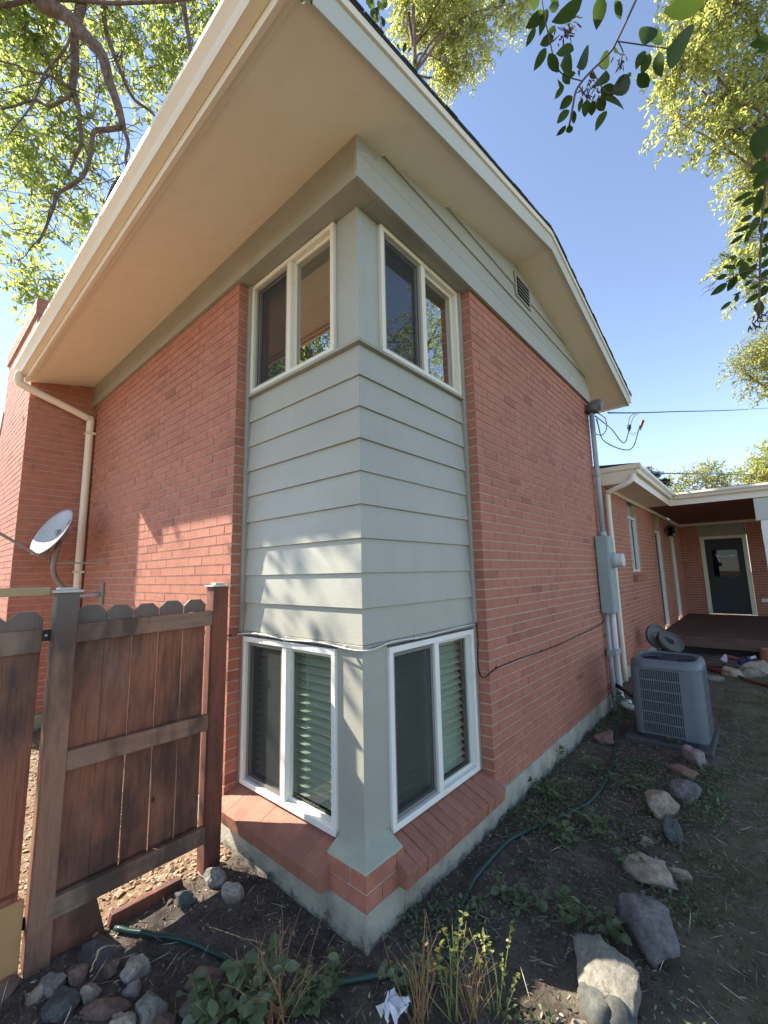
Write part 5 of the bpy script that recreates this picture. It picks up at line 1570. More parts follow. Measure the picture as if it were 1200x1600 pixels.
# ------------------------------------------------------------------ tree left of the house
def tree_left():
    t = thing('ash_tree', (-6.2, -5.2, GZ), 'large ash tree whose crooked limbs and backlit leaves hang over the left eave', 'tree')
    limb(t, [(-6.2, -5.2, GZ - 0.1), (-6.1, -5.1, 1.5), (-6.0, -4.8, 3.2), (-5.8, -4.3, 5.0), (-5.3, -3.4, 6.6)], 0.24, 0.15, 'trunk')
    m1 = [(-5.3, -3.4, 6.6), (-4.9, -2.4, 7.4), (-5.115, -1.18, 9.368), (-4.792, -0.908, 8.707), (-4.573, -0.685, 8.537), (-4.35, -0.493, 8.197), (-4.164, -0.34, 7.887), (-4.126, -0.245, 7.562), (-4.07, -0.133, 7.237), (-4.064, -0.074, 6.954)]
    limb(t, m1, 0.12, 0.040)
    b2 = [(-4.062, -0.076, 6.97), (-4.155, -0.208, 6.889), (-4.227, -0.321, 6.809), (-4.289, -0.331, 6.58), (-4.382, -0.355, 6.289), (-4.518, -0.447, 6.15), (-4.661, -0.553, 6.058), (-4.734, -0.574, 5.838), (-4.911, -0.651, 5.446)]
    limb(t, b2, 0.034, 0.014)
    b3 = [(-4.062, -0.076, 6.97), (-4.031, -0.007, 6.751), (-4.078, -0.009, 6.55), (-4.057, 0.048, 6.347)]
    limb(t, b3, 0.026, 0.014)
    b4 = [(-5.3, -3.4, 6.6), (-4.6, -2.0, 7.6), (-4.723, -0.502, 9.693), (-4.693, -0.5, 9.118), (-4.807, -0.516, 8.687), (-4.808, -0.488, 8.194), (-4.805, -0.475, 7.794), (-4.787, -0.411, 7.537), (-4.797, -0.347, 7.162), (-4.902, -0.38, 6.858), (-5.001, -0.418, 6.604)]
    limb(t, b4, 0.085, 0.012)
    b5 = [(-4.79, -0.454, 7.751), (-4.839, -0.59, 7.541), (-4.974, -0.695, 7.477), (-5.094, -0.812, 7.548), (-5.293, -0.971, 7.478), (-5.458, -1.105, 7.432), (-5.661, -1.261, 7.328)]
    limb(t, b5, 0.022, 0.010)
    b6 = [(-4.809, -0.471, 7.751), (-4.782, -0.584, 7.766), (-4.93, -0.732, 7.87), (-5.084, -0.876, 7.925), (-5.264, -1.052, 8.03), (-5.447, -1.225, 8.103)]
    limb(t, b6, 0.022, 0.010)
    b7 = [(-4.872, -0.276, 9.931), (-4.795, -0.249, 9.445), (-4.787, -0.16, 9.016), (-4.638, -0.08, 8.573), (-4.571, 0.039, 8.257), (-4.498, 0.154, 7.985), (-4.365, 0.3, 7.829), (-4.248, 0.436, 7.646)]
    limb(t, b7, 0.04, 0.014)
    b8 = [(-4.186, 0.536, 10.186), (-4.09, 0.585, 9.669), (-4.089, 0.658, 9.292), (-3.999, 0.708, 8.747), (-4.049, 0.727, 8.423)]
    limb(t, b8, 0.045, 0.02)
    b9 = [(-5.447, -1.449, 8.577), (-4.916, -0.91, 8.86), (-4.484, -0.314, 9.095), (-4.142, 0.202, 9.341), (-3.681, 0.801, 9.695)]
    limb(t, b9, 0.03, 0.02)
    b10 = [(-3.957, 0.078, 6.644), (-4.096, 0.007, 6.389), (-4.243, -0.09, 6.231), (-4.331, -0.121, 5.991), (-4.384, -0.128, 5.79)]
    limb(t, b10, 0.012, 0.02)
    b11 = [(-4.525, -0.596, 8.288), (-4.662, -0.662, 8.02), (-4.848, -0.773, 7.753), (-4.999, -0.838, 7.412), (-5.164, -0.934, 7.169), (-5.312, -1.023, 6.967)]
    limb(t, b11, 0.016, 0.008)
    for i, (b, c) in enumerate(((m1[2:], 16), (b2, 22), (b4[2:], 24), (b5, 12), (b6, 12), (b7, 16), (b8, 10), (b10, 6), (b11, 8))):
        side_shoots(t, b, c, 0.75, 0.008, 50 + i)
    vis = [((-5.797, -0.921, 9.121), .75), ((-5.575, -0.307, 9.707), .7), ((-5.09, 0.335, 9.944), .7), ((-4.638, 0.938, 10.234), .7), ((-4.81, 0.697, 9.325), .5),
           ((-5.761, -0.886, 7.705), .55), ((-5.366, -0.314, 7.902), .5), ((-5.758, -0.711, 6.806), .6), ((-5.545, -0.22, 6.607), .42), ((-6.028, -0.773, 5.915), .5), ((-6.022, -0.319, 5.665), .32), ((-4.874, 0.456, 8.897), .35),
           ((-5.719, -1.159, 9.321), .8), ((-4.117, 1.104, 10.325), .5), ((-5.82, -0.48, 5.325), .28), ((-4.999, 0.164, 7.76), .3), ((-5.267, -0.032, 6.878), .3)]
    crown(t, vis, 860, 13, 0.090, 0.046, MAT['leafL'], 0.42, n_parts=290, droop=0.35, seed=5, keepf=shade_keep)
    out = [(V((-5.6, -1.9, 5.2)), 1.2), (V((-4.9, -2.4, 5.6)), 1.1), (V((-4.4, -3.0, 5.2)), 1.2), (V((-5.6, -3.6, 6.5)), 1.4), (V((-3.6, -3.6, 5.8)), 1.0), (V((-6.8, -3.2, 6.4)), 1.3), (V((-4.2, -4.8, 5.5)), 1.2), (V((-5.4, -1.8, 7.2)), 1.3),
           (V((-2.9, -5.2, 4.6)), 1.1), (V((-4.4, -6.2, 4.2)), 1.2)]  # crown outside the view, added for ground shade and window reflections
    crown(t, [(V((-4.6, -1.85, 4.5)), .55), (V((-4.3, -2.3, 4.4)), .5), (V((-4.0, -1.95, 3.9)), .35)], 170, 14, 0.09, 0.05, MAT['leafL'], 0.4, droop=0.35, seed=8, keepf=shade_keep)  # dense leaf clusters outside the view, added to shade the bottom boulder
    crown(t, out, 650, 13, 0.085, 0.045, MAT['leafL'], 0.5, droop=0.35, seed=6, keepf=shade_keep)
tree_left()

# ------------------------------------------------------------------ trees on the right and behind
def simple_tree(name, label, loc, height, blobs, ntw, lp, ll, lw, mat, tr=0.18, seed=1, limbs=(), tl=0.5, nparts=0, droop=0.5, r=0.005):
    t = thing(name, loc or (0, 0, 0), label, 'tree', None)
    if loc is None:
        loc = (blobs[0][0][0], blobs[0][0][1], GZ)
        t.matrix_basis = Matrix.Translation(V(loc))
    l = V(loc)
    height = (blobs[0][0][2] - GZ) * 0.97
    limb(t, [l + V((0, 0, -0.1)), l + V((0.1, 0.05, height * .3)), l + V((-0.05, 0.1, height * .6)), l + V((0.05, 0, height * .92))], tr, tr * .25, 'trunk')
    rg = random.Random(seed)
    for (c, rr) in blobs:
        c = V(c)
        a = l + V((0, 0, max(height * .3, min(height * .85, (c.z - l.z) - (c - l).to_2d().length * 0.9))))
        mid = (a + c) / 2 + V((rg.uniform(-.3, .3), rg.uniform(-.3, .3), .3))
        limb(t, [a, mid, c], tr * .22, tr * .05, seg=6)
        side_shoots(t, [mid, c, c + V((rg.uniform(-.5, .5), rg.uniform(-.5, .5), -.2))], 10, rr * 1.1, tr * .05, seed * 7 + 1)
    crown(t, blobs, ntw, lp, ll, lw, mat, tl, n_parts=nparts, droop=droop, seed=seed, twig_r=r)
    return t
simple_tree('willow_tree', 'yellow-green tree crown rising behind the gable roof edge at the top', None, 12.5,
            [((-4.069, 6.48, 18.748), .7), ((-3.585, 7.246, 16.937), 1.0), ((-4.257, 6.643, 17.045), .5), ((-3.05, 7.85, 16.204), .75), ((-3.733, 7.727, 15.856), .5), ((-3.016, 7.465, 18.359), 1.3), ((-2.053, 8.528, 17.165), .5), ((-3.924, 7.846, 15.759), .30), ((-4.46, 6.898, 16.889), .35)],
            1150, 14, 0.12, 0.040, MAT['leafY'], seed=21, droop=0.9)
simple_tree('locust_tree', 'bright yellow-green tree with drooping fine foliage at the upper right', None, 9.5,
            [((3.111, 9.594, 9.831), .9), ((1.587, 8.04, 11.758), .62), ((2.321, 8.581, 12.247), .8), ((2.581, 9.027, 11.094), .8), ((1.848, 8.486, 10.605), .62), ((1.216, 7.806, 9.905), .36), ((1.863, 8.394, 9.763), .45), ((2.426, 9.161, 9.698), .5), ((2.142, 8.758, 8.425), .40), ((2.14, 8.921, 7.565), .42), ((1.766, 8.678, 7.146), .22), ((1.998, 8.963, 6.71), .30), ((1.501, 8.502, 6.871), .10), ((1.338, 7.81, 11.138), .5), ((2.143, 8.23, 13.27), 1.0), ((2.755, 9.405, 9.212), .9)],
            1550, 15, 0.105, 0.040, MAT['leafY'], seed=22, droop=0.8, tl=0.42)
simple_tree('honey_locust_tree', 'pale fine-leaved tree branch at the right edge below the dark leaves', None, 8.0,
            [((3.138, 17.37, 8.439), .9), ((2.136, 16.578, 8.047), .62), ((2.282, 16.866, 7.204), .5), ((1.771, 16.34, 7.638), .3), ((2.843, 17.072, 8.657), .9)], 420, 12, 0.12, 0.045, MAT['leafF'], seed=23, droop=0.3, tl=0.6)
simple_tree('maple_tree', 'yellow sunlit tree above the porch roof at the right edge', None, 6.5,
            [((2.926, 24.438, 5.472), .9), ((2.061, 23.685, 5.496), .9), ((1.706, 23.43, 5.221), .6), ((2.356, 23.805, 6.199), .7), ((2.989, 25.815, 5.544), 1.3), ((1.467, 23.26, 5.029), .35)], 360, 12, 0.14, 0.07, MAT['leafY'], seed=24, droop=0.1)
simple_tree('cottonwood_tree', 'pale thin tree directly above the porch roof', None, 6.0,
            [((-0.128, 28.315, 6.313), .9), ((-0.975, 27.626, 6.084), .8), ((0.515, 28.944, 5.936), .7), ((0.021, 28.328, 6.919), .35), ((-1.697, 27.066, 5.744), .7), ((0.828, 29.148, 6.286), .4)], 260, 9, 0.15, 0.08, MAT['leafF'], seed=25, droop=-0.2, tl=0.7)
def pine():
    t = thing('pine_tree', (4.6, 22.0, GZ), 'dark pine tip peeking over the wing gutter', 'tree')
    top_ = V((-2.291, 23.775, 6.285))
    limb(t, [V((top_.x, top_.y, GZ)), V((top_.x, top_.y, 3)), top_], 0.16, 0.03, 'trunk')
    blobs = [((-2.291, 23.775, 6.285), .18), ((-2.177, 23.937, 5.952), .2), ((-1.966, 24.102, 6.045), .16), ((-1.802, 24.308, 5.711), .2), ((-1.667, 24.452, 5.576), .25), ((-2.067, 24.103, 5.587), .35)]
    crown(t, blobs, 120, 14, 0.12, 0.03, MAT['leafP'], 0.25, droop=-0.6, seed=26, twig_r=0.008)
pine()

def tree_right():
    t = thing('ash_tree', (6.4, 5.2, GZ), 'ash tree beyond the lawn, seen only as a reflection in the upper right window', 'tree')
    limb(t, [(6.4, 5.2, GZ - 0.1), (6.3, 5.3, 2.0), (6.0, 5.6, 4.0), (5.4, 6.0, 5.6)], 0.2, 0.11, 'trunk')
    for q in ([(5.4, 6.0, 5.6), (4.6, 6.4, 6.4), (3.9, 6.6, 6.7), (3.3, 6.6, 7.4)], [(5.4, 6.0, 5.6), (4.7, 5.3, 6.0), (4.0, 5.0, 6.2), (3.2, 4.9, 5.9)], [(5.4, 6.0, 5.6), (5.0, 7.0, 7.0), (4.4, 7.8, 8.2)]):
        limb(t, q, 0.06, 0.015)
        side_shoots(t, q, 14, 0.9, 0.010, 91)
    crown(t, [(V((3.9, 6.6, 6.6)), .8), (V((4.6, 8.2, 8.0)), 1.0), (V((3.6, 5.0, 6.1)), .7), (V((4.9, 6.4, 5.6)), .8), (V((3.4, 6.2, 7.6)), .7)], 250, 13, 0.09, 0.046, MAT['leafL'], 0.45, droop=0.35, seed=91)
tree_right()

# ------------------------------------------------------------------ near twigs hanging into the view
def near_branch(name, label, stems, leaves, mat, seed, fruit=()):
    t = thing(name, stems[0][0], label, 'branch')
    rg = random.Random(seed)
    for k, s in enumerate(stems):
        o = MB().tube(spline(s, 6), [0.0035 * (1 if k == 0 else .6) + 0.0 for _ in spline(s, 6)], 6).obj('stem', MAT['twig'], t, smooth=True)
    for (b, tip, wd) in leaves:
        b = V(b); tp = V(tip)
        D = tp - b
        vd = (b - CAM).normalized()
        N = (-vd + V((rg.gauss(0, .35), rg.gauss(0, .35), rg.gauss(0, .35)))).normalized()
        me = leaf_mesh2('leaf', D, N, D.length, wd, mat)
        link('leaf', me, t, Matrix.Translation(b))
    for (c, n) in fruit:
        c = V(c)
        for i in range(n):
            d = V((rg.gauss(0, .5), rg.gauss(0, .5), rg.gauss(-1, .5))).normalized()
            me = leaf_mesh('seed', np.zeros((1, 3)), np.array([d]), rdir(1), np.array([0.026]), np.array([0.006]), MAT['samara'])
            link('seed', me, t, Matrix.Translation(c + V((rg.gauss(0, .012), rg.gauss(0, .012), rg.gauss(0, .012)))))
def leaf_mesh2(name, D, N, L_, W_, mat):
    """rounder leaf outline for leaves seen close"""
    D = V(D).normalized(); S = D.cross(N).normalized(); N = S.cross(D)
    prof = [(0, 0), (.12, .30), (.30, .48), (.50, .50), (.70, .40), (.87, .20), (1, 0)]
    mb = MB()
    mid = [D * L_ * t + N * (-L_ * .10 * t * t) for t, w in prof]
    r = [m + S * (W_ * w) + N * (W_ * w * .35) for m, (t, w) in zip(mid, prof)]
    l = [m - S * (W_ * w) + N * (W_ * w * .35) for m, (t, w) in zip(mid, prof)]
    mb.v = [tuple(p) for p in mid + r + l]
    n = len(prof)
    for i in range(n - 1):
        mb.f.append((i, n + i, n + i + 1, i + 1))
        mb.f.append((i, i + 1, 2 * n + i + 1, 2 * n + i))
    return mb.mesh(name, mat, smooth=True)


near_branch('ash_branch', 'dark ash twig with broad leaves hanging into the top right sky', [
    [(1.341, -0.019, 3.191), (1.316, -0.029, 3.129), (1.253, -0.036, 3.025), (1.225, -0.03, 3.005), (1.169, -0.056, 2.956), (1.144, -0.072, 2.924), (1.123, -0.083, 2.89), (1.109, -0.085, 2.836), (1.094, -0.086, 2.778)],
    [(1.253, -0.036, 3.025), (1.262, -0.021, 2.987), (1.256, -0.022, 2.961)],
    [(1.253, -0.036, 3.019), (1.314, -0.002, 2.982), (1.378, 0.011, 2.919)],
    [(1.134, -0.077, 2.907), (1.146, -0.06, 2.874), (1.152, -0.05, 2.852)],
    [(1.144, -0.072, 2.924), (1.102, -0.123, 2.933), (1.088, -0.165, 2.949), (1.086, -0.205, 3.009), (1.082, -0.224, 3.093), (1.086, -0.263, 3.171)],
    [(1.173, -0.054, 2.96), (1.205, -0.01, 2.883), (1.267, 0.037, 2.914)],
], [
    ((1.223, -0.38, 2.8), (1.15, -0.407, 2.768), 0.0421),
    ((1.242, -0.204, 3.008), (1.219, -0.176, 2.944), 0.0405),
    ((1.262, -0.075, 3.127), (1.271, -0.025, 3.103), 0.0281),
    ((1.083, -0.225, 3.1), (1.024, -0.234, 3.078), 0.0382),
    ((1.056, -0.238, 3.045), (1.017, -0.229, 3.017), 0.0205),
    ((1.092, -0.219, 3.107), (1.056, -0.202, 3.055), 0.0262),
    ((1.123, -0.193, 3.117), (1.087, -0.192, 3.142), 0.0263),
    ((1.096, -0.15, 3.114), (1.062, -0.141, 3.118), 0.0177),
    ((1.099, -0.195, 3.014), (1.052, -0.2, 3.023), 0.0289),
    ((1.075, -0.209, 2.978), (1.029, -0.203, 2.938), 0.0276),
    ((1.079, -0.201, 2.961), (1.09, -0.148, 2.928), 0.0317),
    ((1.134, -0.1, 3.03), (1.079, -0.115, 3.059), 0.0384),
    ((1.103, -0.173, 2.919), (1.133, -0.116, 2.951), 0.0575),
    ((1.143, -0.137, 2.914), (1.186, -0.081, 3.013), 0.0511),
    ((1.182, 0.007, 3.036), (1.221, 0.067, 3.105), 0.0497),
    ((1.231, 0.041, 3.078), (1.248, 0.09, 3.112), 0.0558),
    ((1.162, -0.006, 3.014), (1.162, 0.033, 3.016), 0.0195),
    ((1.165, 0.007, 2.96), (1.197, 0.059, 3.041), 0.0609),
    ((1.13, -0.089, 2.952), (1.084, -0.092, 2.961), 0.0235),
    ((1.095, -0.111, 2.91), (1.069, -0.105, 2.963), 0.0297),
    ((1.095, -0.111, 2.908), (1.058, -0.102, 2.897), 0.0198),
    ((1.113, -0.088, 2.875), (1.067, -0.087, 2.862), 0.0311),
    ((1.1, -0.091, 2.826), (1.054, -0.09, 2.814), 0.0309),
    ((1.109, -0.083, 2.826), (1.101, -0.048, 2.809), 0.0179),
    ((1.085, -0.094, 2.776), (1.049, -0.085, 2.768), 0.0190),
    ((1.093, -0.087, 2.778), (1.086, -0.055, 2.776), 0.0230),
    ((1.196, -0.007, 2.823), (1.152, 0.001, 2.786), 0.0319),
    ((1.139, -0.065, 2.867), (1.115, -0.043, 2.849), 0.0186),
    ((1.149, -0.055, 2.863), (1.131, -0.026, 2.832), 0.0277),
    ((1.164, -0.041, 2.859), (1.149, -0.012, 2.835), 0.0284),
    ((1.176, -0.033, 2.866), (1.186, 0.018, 2.853), 0.0321),
    ((1.192, -0.018, 2.86), (1.245, 0.066, 2.866), 0.0478),
    ((1.188, -0.029, 2.898), (1.22, 0.036, 2.907), 0.0402),
    ((1.214, -0.003, 2.883), (1.276, 0.074, 2.967), 0.0545),
    ((1.229, 0.006, 2.906), (1.267, 0.063, 2.982), 0.0460),
    ((1.324, -0.045, 2.903), (1.291, -0.032, 2.876), 0.0290),
    ((1.333, -0.036, 2.894), (1.305, -0.017, 2.857), 0.0301),
    ((1.298, -0.054, 2.83), (1.318, 0.002, 2.815), 0.0337),
    ((1.357, -0.016, 2.9), (1.349, 0.024, 2.846), 0.0406),
    ((1.321, -0.05, 2.917), (1.348, -0.012, 3.029), 0.0582),
    ((1.337, 0.016, 2.992), (1.377, 0.076, 3.051), 0.0466),
    ((1.381, -0.273, 2.603), (1.436, -0.204, 2.651), 0.0804),
    ((1.46, -0.444, 2.462), (1.391, -0.48, 2.461), 0.0389),
    ((1.142, -0.08, 2.961), (1.13, -0.054, 2.969), 0.0178),
    ((1.087, -0.071, 3.013), (1.093, -0.024, 3.001), 0.0244),
    ((1.142, -0, 2.891), (1.115, 0.017, 2.89), 0.0160),
    ((1.588, -0.098, 2.628), (1.547, -0.105, 2.634), 0.0252),
    ((1.592, -0.092, 2.614), (1.557, -0.093, 2.614), 0.0175),
    ((1.547, -0.205, 2.303), (1.519, -0.19, 2.241), 0.0522),
    ((1.537, -0.196, 2.214), (1.503, -0.197, 2.207), 0.0208),
    ((1.546, -0.128, 2.245), (1.508, -0.128, 2.222), 0.0267),
    ((1.042, -0.213, 3.199), (1.055, -0.166, 3.22), 0.0319),
    ((1.08, -0.125, 3.26), (1.097, -0.083, 3.33), 0.0500),
], MAT['leafN'], 3, [((1.123, -0.177, 3.033), 26), ((1.149, -0.158, 3.049), 20), ((1.157, -0.055, 2.895), 26), ((1.254, -0.022, 2.955), 12), ((1.179, -0.031, 2.873), 14)])
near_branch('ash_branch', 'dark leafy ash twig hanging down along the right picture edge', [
    [(1.598, 0.176, 2.638), (1.569, 0.18, 2.483), (1.545, 0.186, 2.348), (1.524, 0.193, 2.212), (1.506, 0.204, 2.076), (1.498, 0.205, 2.033)],
    [(1.537, 0.187, 2.309), (1.508, 0.161, 2.31), (1.476, 0.137, 2.287)],
    [(1.519, 0.197, 2.173), (1.477, 0.162, 2.164), (1.437, 0.133, 2.136)],
], [
    ((1.567, 0.176, 2.496), (1.529, 0.18, 2.49), 0.0309),
    ((1.574, 0.187, 2.473), (1.538, 0.192, 2.463), 0.0226),
    ((1.566, 0.182, 2.46), (1.532, 0.192, 2.435), 0.0260),
    ((1.528, 0.159, 2.407), (1.48, 0.154, 2.4), 0.0156),
    ((1.536, 0.17, 2.389), (1.496, 0.171, 2.386), 0.0201),
    ((1.547, 0.174, 2.418), (1.528, 0.205, 2.355), 0.0364),
    ((1.52, 0.166, 2.334), (1.489, 0.174, 2.338), 0.0161),
    ((1.513, 0.167, 2.305), (1.469, 0.163, 2.305), 0.0141),
    ((1.494, 0.155, 2.28), (1.456, 0.159, 2.266), 0.0130),
    ((1.515, 0.169, 2.296), (1.493, 0.19, 2.274), 0.0150),
    ((1.536, 0.181, 2.333), (1.511, 0.2, 2.303), 0.0261),
    ((1.551, 0.196, 2.32), (1.53, 0.217, 2.3), 0.0215),
    ((1.463, 0.148, 2.174), (1.432, 0.15, 2.203), 0.0170),
    ((1.486, 0.162, 2.202), (1.464, 0.179, 2.199), 0.0168),
    ((1.487, 0.165, 2.197), (1.478, 0.199, 2.155), 0.0274),
    ((1.442, 0.133, 2.158), (1.412, 0.141, 2.16), 0.0156),
    ((1.438, 0.134, 2.133), (1.395, 0.137, 2.111), 0.0218),
    ((1.442, 0.149, 2.077), (1.412, 0.16, 2.065), 0.0119),
    ((1.461, 0.15, 2.156), (1.437, 0.171, 2.122), 0.0233),
    ((1.513, 0.189, 2.19), (1.489, 0.206, 2.172), 0.0172),
    ((1.505, 0.178, 2.206), (1.491, 0.199, 2.216), 0.0163),
    ((1.512, 0.2, 2.126), (1.488, 0.214, 2.128), 0.0139),
    ((1.511, 0.204, 2.1), (1.473, 0.209, 2.085), 0.0165),
    ((1.511, 0.208, 2.076), (1.502, 0.241, 2.046), 0.0318),
    ((1.542, 0.203, 2.241), (1.525, 0.227, 2.222), 0.0245),
    ((1.467, 0.165, 2.106), (1.446, 0.181, 2.108), 0.0132),
    ((1.498, 0.185, 2.139), (1.476, 0.201, 2.138), 0.0136),
    ((1.525, 0.211, 2.123), (1.514, 0.242, 2.101), 0.0237),
    ((1.46, 0.16, 2.099), (1.451, 0.189, 2.087), 0.0131),
    ((1.557, 0.187, 2.396), (1.54, 0.209, 2.385), 0.0179),
    ((1.563, 0.199, 2.362), (1.543, 0.218, 2.354), 0.0172),
    ((1.557, 0.207, 2.29), (1.537, 0.229, 2.267), 0.0226),
    ((1.546, 0.214, 2.205), (1.522, 0.231, 2.19), 0.0198),
    ((1.542, 0.217, 2.171), (1.515, 0.231, 2.159), 0.0196),
    ((1.504, 0.166, 2.266), (1.491, 0.188, 2.273), 0.0106),
    ((1.468, 0.146, 2.207), (1.453, 0.164, 2.231), 0.0134),
    ((1.464, 0.156, 2.139), (1.443, 0.172, 2.14), 0.0159),
    ((1.486, 0.17, 2.164), (1.466, 0.188, 2.161), 0.0162),
], MAT['leafN'], 4, [((1.495, 0.205, 2.024), 14), ((1.507, 0.213, 2.037), 12)])
near_branch('ash_branch', 'dark leaves peeking over the gable roof edge at the top', [
    [(-0.375, 0.654, 5.874), (-0.384, 0.675, 5.721), (-0.383, 0.701, 5.594)],
    [(-0.416, 0.608, 5.926), (-0.407, 0.641, 5.798), (-0.405, 0.666, 5.671)],
], [
    ((-0.381, 0.659, 5.823), (-0.387, 0.744, 5.82), 0.0426),
    ((-0.379, 0.67, 5.772), (-0.457, 0.695, 5.759), 0.0415),
    ((-0.379, 0.684, 5.696), (-0.393, 0.763, 5.695), 0.0321),
    ((-0.358, 0.706, 5.68), (-0.41, 0.75, 5.685), 0.0342),
    ((-0.409, 0.629, 5.849), (-0.492, 0.643, 5.875), 0.0529),
    ((-0.395, 0.658, 5.762), (-0.479, 0.673, 5.781), 0.0437),
    ((-0.416, 0.649, 5.712), (-0.429, 0.726, 5.727), 0.0398),
    ((-0.355, 0.676, 5.848), (-0.358, 0.76, 5.871), 0.0436),
    ((-0.295, 0.799, 5.474), (-0.322, 0.865, 5.486), 0.0434),
    ((-0.248, 0.839, 5.483), (-0.307, 0.88, 5.475), 0.0289),
    ((-0.229, 0.863, 5.442), (-0.275, 0.908, 5.474), 0.0359),
    ((-0.216, 0.892, 5.35), (-0.242, 0.961, 5.348), 0.0369),
    ((-0.443, 0.605, 5.825), (-0.439, 0.693, 5.852), 0.0553),
    ((-0.427, 0.632, 5.753), (-0.459, 0.696, 5.749), 0.0358),
    ((-0.328, 0.707, 5.811), (-0.393, 0.735, 5.841), 0.0384),
], MAT['leafN'], 5)
near_branch('ash_branch', 'two small dark leaf tips dangling in front of the soffit at the top edge', [
    [(0.435, -0.693, 3.312), (0.428, -0.695, 3.294), (0.422, -0.699, 3.286)],
], [
    ((0.431, -0.695, 3.308), (0.394, -0.689, 3.315), 0.0229), ((0.442, -0.687, 3.312), (0.424, -0.661, 3.305), 0.0130), ((0.419, -0.708, 3.317), (0.409, -0.677, 3.321), 0.0164),
], MAT['leafN'], 6)

# ------------------------------------------------------------------ garden plants
def plant(name, label, cat, base, n_stems, height, spread, leaf_len, leaf_w, leafmat, stemmat, per, seed, lean=(0, 0), r=0.0018, top_leaves=False, cup=0.3, lbase=0.1, group=None):
    b = V((base[0], base[1], ground_h(base[0], base[1])))
    t = thing(name, b, label, cat, group)
    rg = random.Random(seed)
    cnt = 0
    for i in range(n_stems):
        a = rg.uniform(0, 2 * math.pi); sp_ = spread * rg.uniform(0.25, 1.0); h = height * rg.uniform(0.6, 1.1)
        st = b + V((rg.gauss(0, .25) * spread * .5, rg.gauss(0, .25) * spread * .5, -0.005))
        end = st + V((math.cos(a) * sp_ + lean[0] * h, math.sin(a) * sp_ + lean[1] * h, h))
        mid = st.lerp(end, .5) + V((rg.gauss(0, .02), rg.gauss(0, .02), h * .18))
        sp = spline([st, mid, end], 5)
        MB().tube(sp, [r * (1 - .6 * k / (len(sp) - 1)) for k in range(len(sp))], 5).obj('stem', stemmat, t, smooth=True)
        for k in range(per):
            f = lbase + (1 - lbase) * (k + rg.random()) / per
            if top_leaves: f = 0.45 + 0.55 * f
            p = sp[min(len(sp) - 1, int(f * (len(sp) - 1)))]
            q = sp[min(len(sp) - 1, int(f * (len(sp) - 1)) + 1)]
            p = p.lerp(q, rg.random())
            an = rg.uniform(0, 2 * math.pi)
            D = V((math.cos(an), math.sin(an), rg.uniform(-.25, .6))).normalized()
            N = (V((0, 0, 1)) + V((rg.gauss(0, cup), rg.gauss(0, cup), 0))).normalized()
            l = leaf_len * rg.uniform(.6, 1.2)
            me = leaf_mesh2('leaf', D, N, l, leaf_w * rg.uniform(.8, 1.15) * l / leaf_len, leafmat)
            link('leaf', me, t, Matrix.Translation(p))
    return t
WG = 'leafy weeds in the planting bed'
plant('weed', 'bushy grey-green weed with broad leaves left of the foundation corner', 'weed', (-0.155, -0.444, -0.3), 18, .17, .17, .055, .038, MAT['leafW'], MAT['greenstem'], 9, 31)
plant('weed', 'leafy weed between the bushy weed and the foundation corner', 'weed', (-0.021, -0.287, -0.3), 14, .12, .15, .045, .030, MAT['leafW'], MAT['greenstem'], 8, 32)
plant('weed', 'low leafy weed at the bottom edge left of the bushy weed', 'weed', (-0.243, -0.569, -0.3), 14, .14, .14, .052, .034, MAT['leafW'], MAT['greenstem'], 7, 33)
plant('dry_grass', 'clump of thin brown dry stems arching among the left weeds', 'dry plant', (-0.073, -0.405, -0.3), 44, .26, .20, .02, .008, MAT['straw'], MAT['straw'], 1, 34, r=.0013)
plant('weed', 'small weed hugging the foundation corner on its right', 'weed', (0.223, -0.037, -0.3), 12, .11, .12, .042, .026, MAT['leafW'], MAT['greenstem'], 7, 35)
plant('dry_grass', 'clump of reddish dry stems right of the foundation corner', 'dry plant', (0.328, -0.078, -0.3), 30, .27, .14, .018, .008, MAT['straw'], MAT['straw'], 1, 36, r=.0013)
plant('flowering_weed', 'sunlit yellow-green weed with seed pods at the bottom centre', 'weed', (0.40, 0.02), 9, .30, .10, .020, .013, MAT['leafS'], MAT['greenstem'], 9, 37, top_leaves=True, r=.002)
plant('flowering_weed', 'second sunlit weed of thin upright stems right of the first', 'weed', (0.53, 0.13), 7, .28, .08, .018, .012, MAT['leafS'], MAT['greenstem'], 8, 38, top_leaves=True, r=.002)
plant('dry_grass', 'golden dry stems around the sunlit weeds at the bottom centre', 'dry plant', (0.46, 0.06), 26, .22, .12, .016, .006, MAT['leafS'], MAT['straw'], 1, 39, r=.0015)
plant('weed', 'leafy weed in front of the largest purple-grey boulder', 'weed', (0.632, 0.724, -0.3), 8, .10, .13, .042, .028, MAT['leafW'], MAT['greenstem'], 7, 40)
plant('weed', 'weed with one big round leaf against the left side of the largest boulder', 'weed', (0.755, 0.758, -0.3), 4, .10, .08, .06, .05, MAT['leafW'], MAT['greenstem'], 3, 41)
plant('weed', 'weed creeping over the flat tan slab', 'weed', (0.692, 1.301, -0.3), 7, .08, .12, .04, .026, MAT['leafW'], MAT['greenstem'], 6, 42)
plant('weed', 'seedling growing from the crack at the top of the gable foundation', 'weed', (0.02, 2.35), 3, .16, .04, .04, .022, MAT['leafW'], MAT['greenstem'], 4, 43)
plant('weed', 'bright green weed against the front of the condenser pad', 'weed', (0.666, 3.276, -0.29), 8, .12, .12, .05, .03, MAT['leafW'], MAT['greenstem'], 6, 44)
plant('weed', 'dark bushy weed at the foot of the conduit', 'weed', (0.124, 4.035, -0.29), 12, .20, .16, .05, .03, MAT['leafW'], MAT['greenstem'], 7, 45)
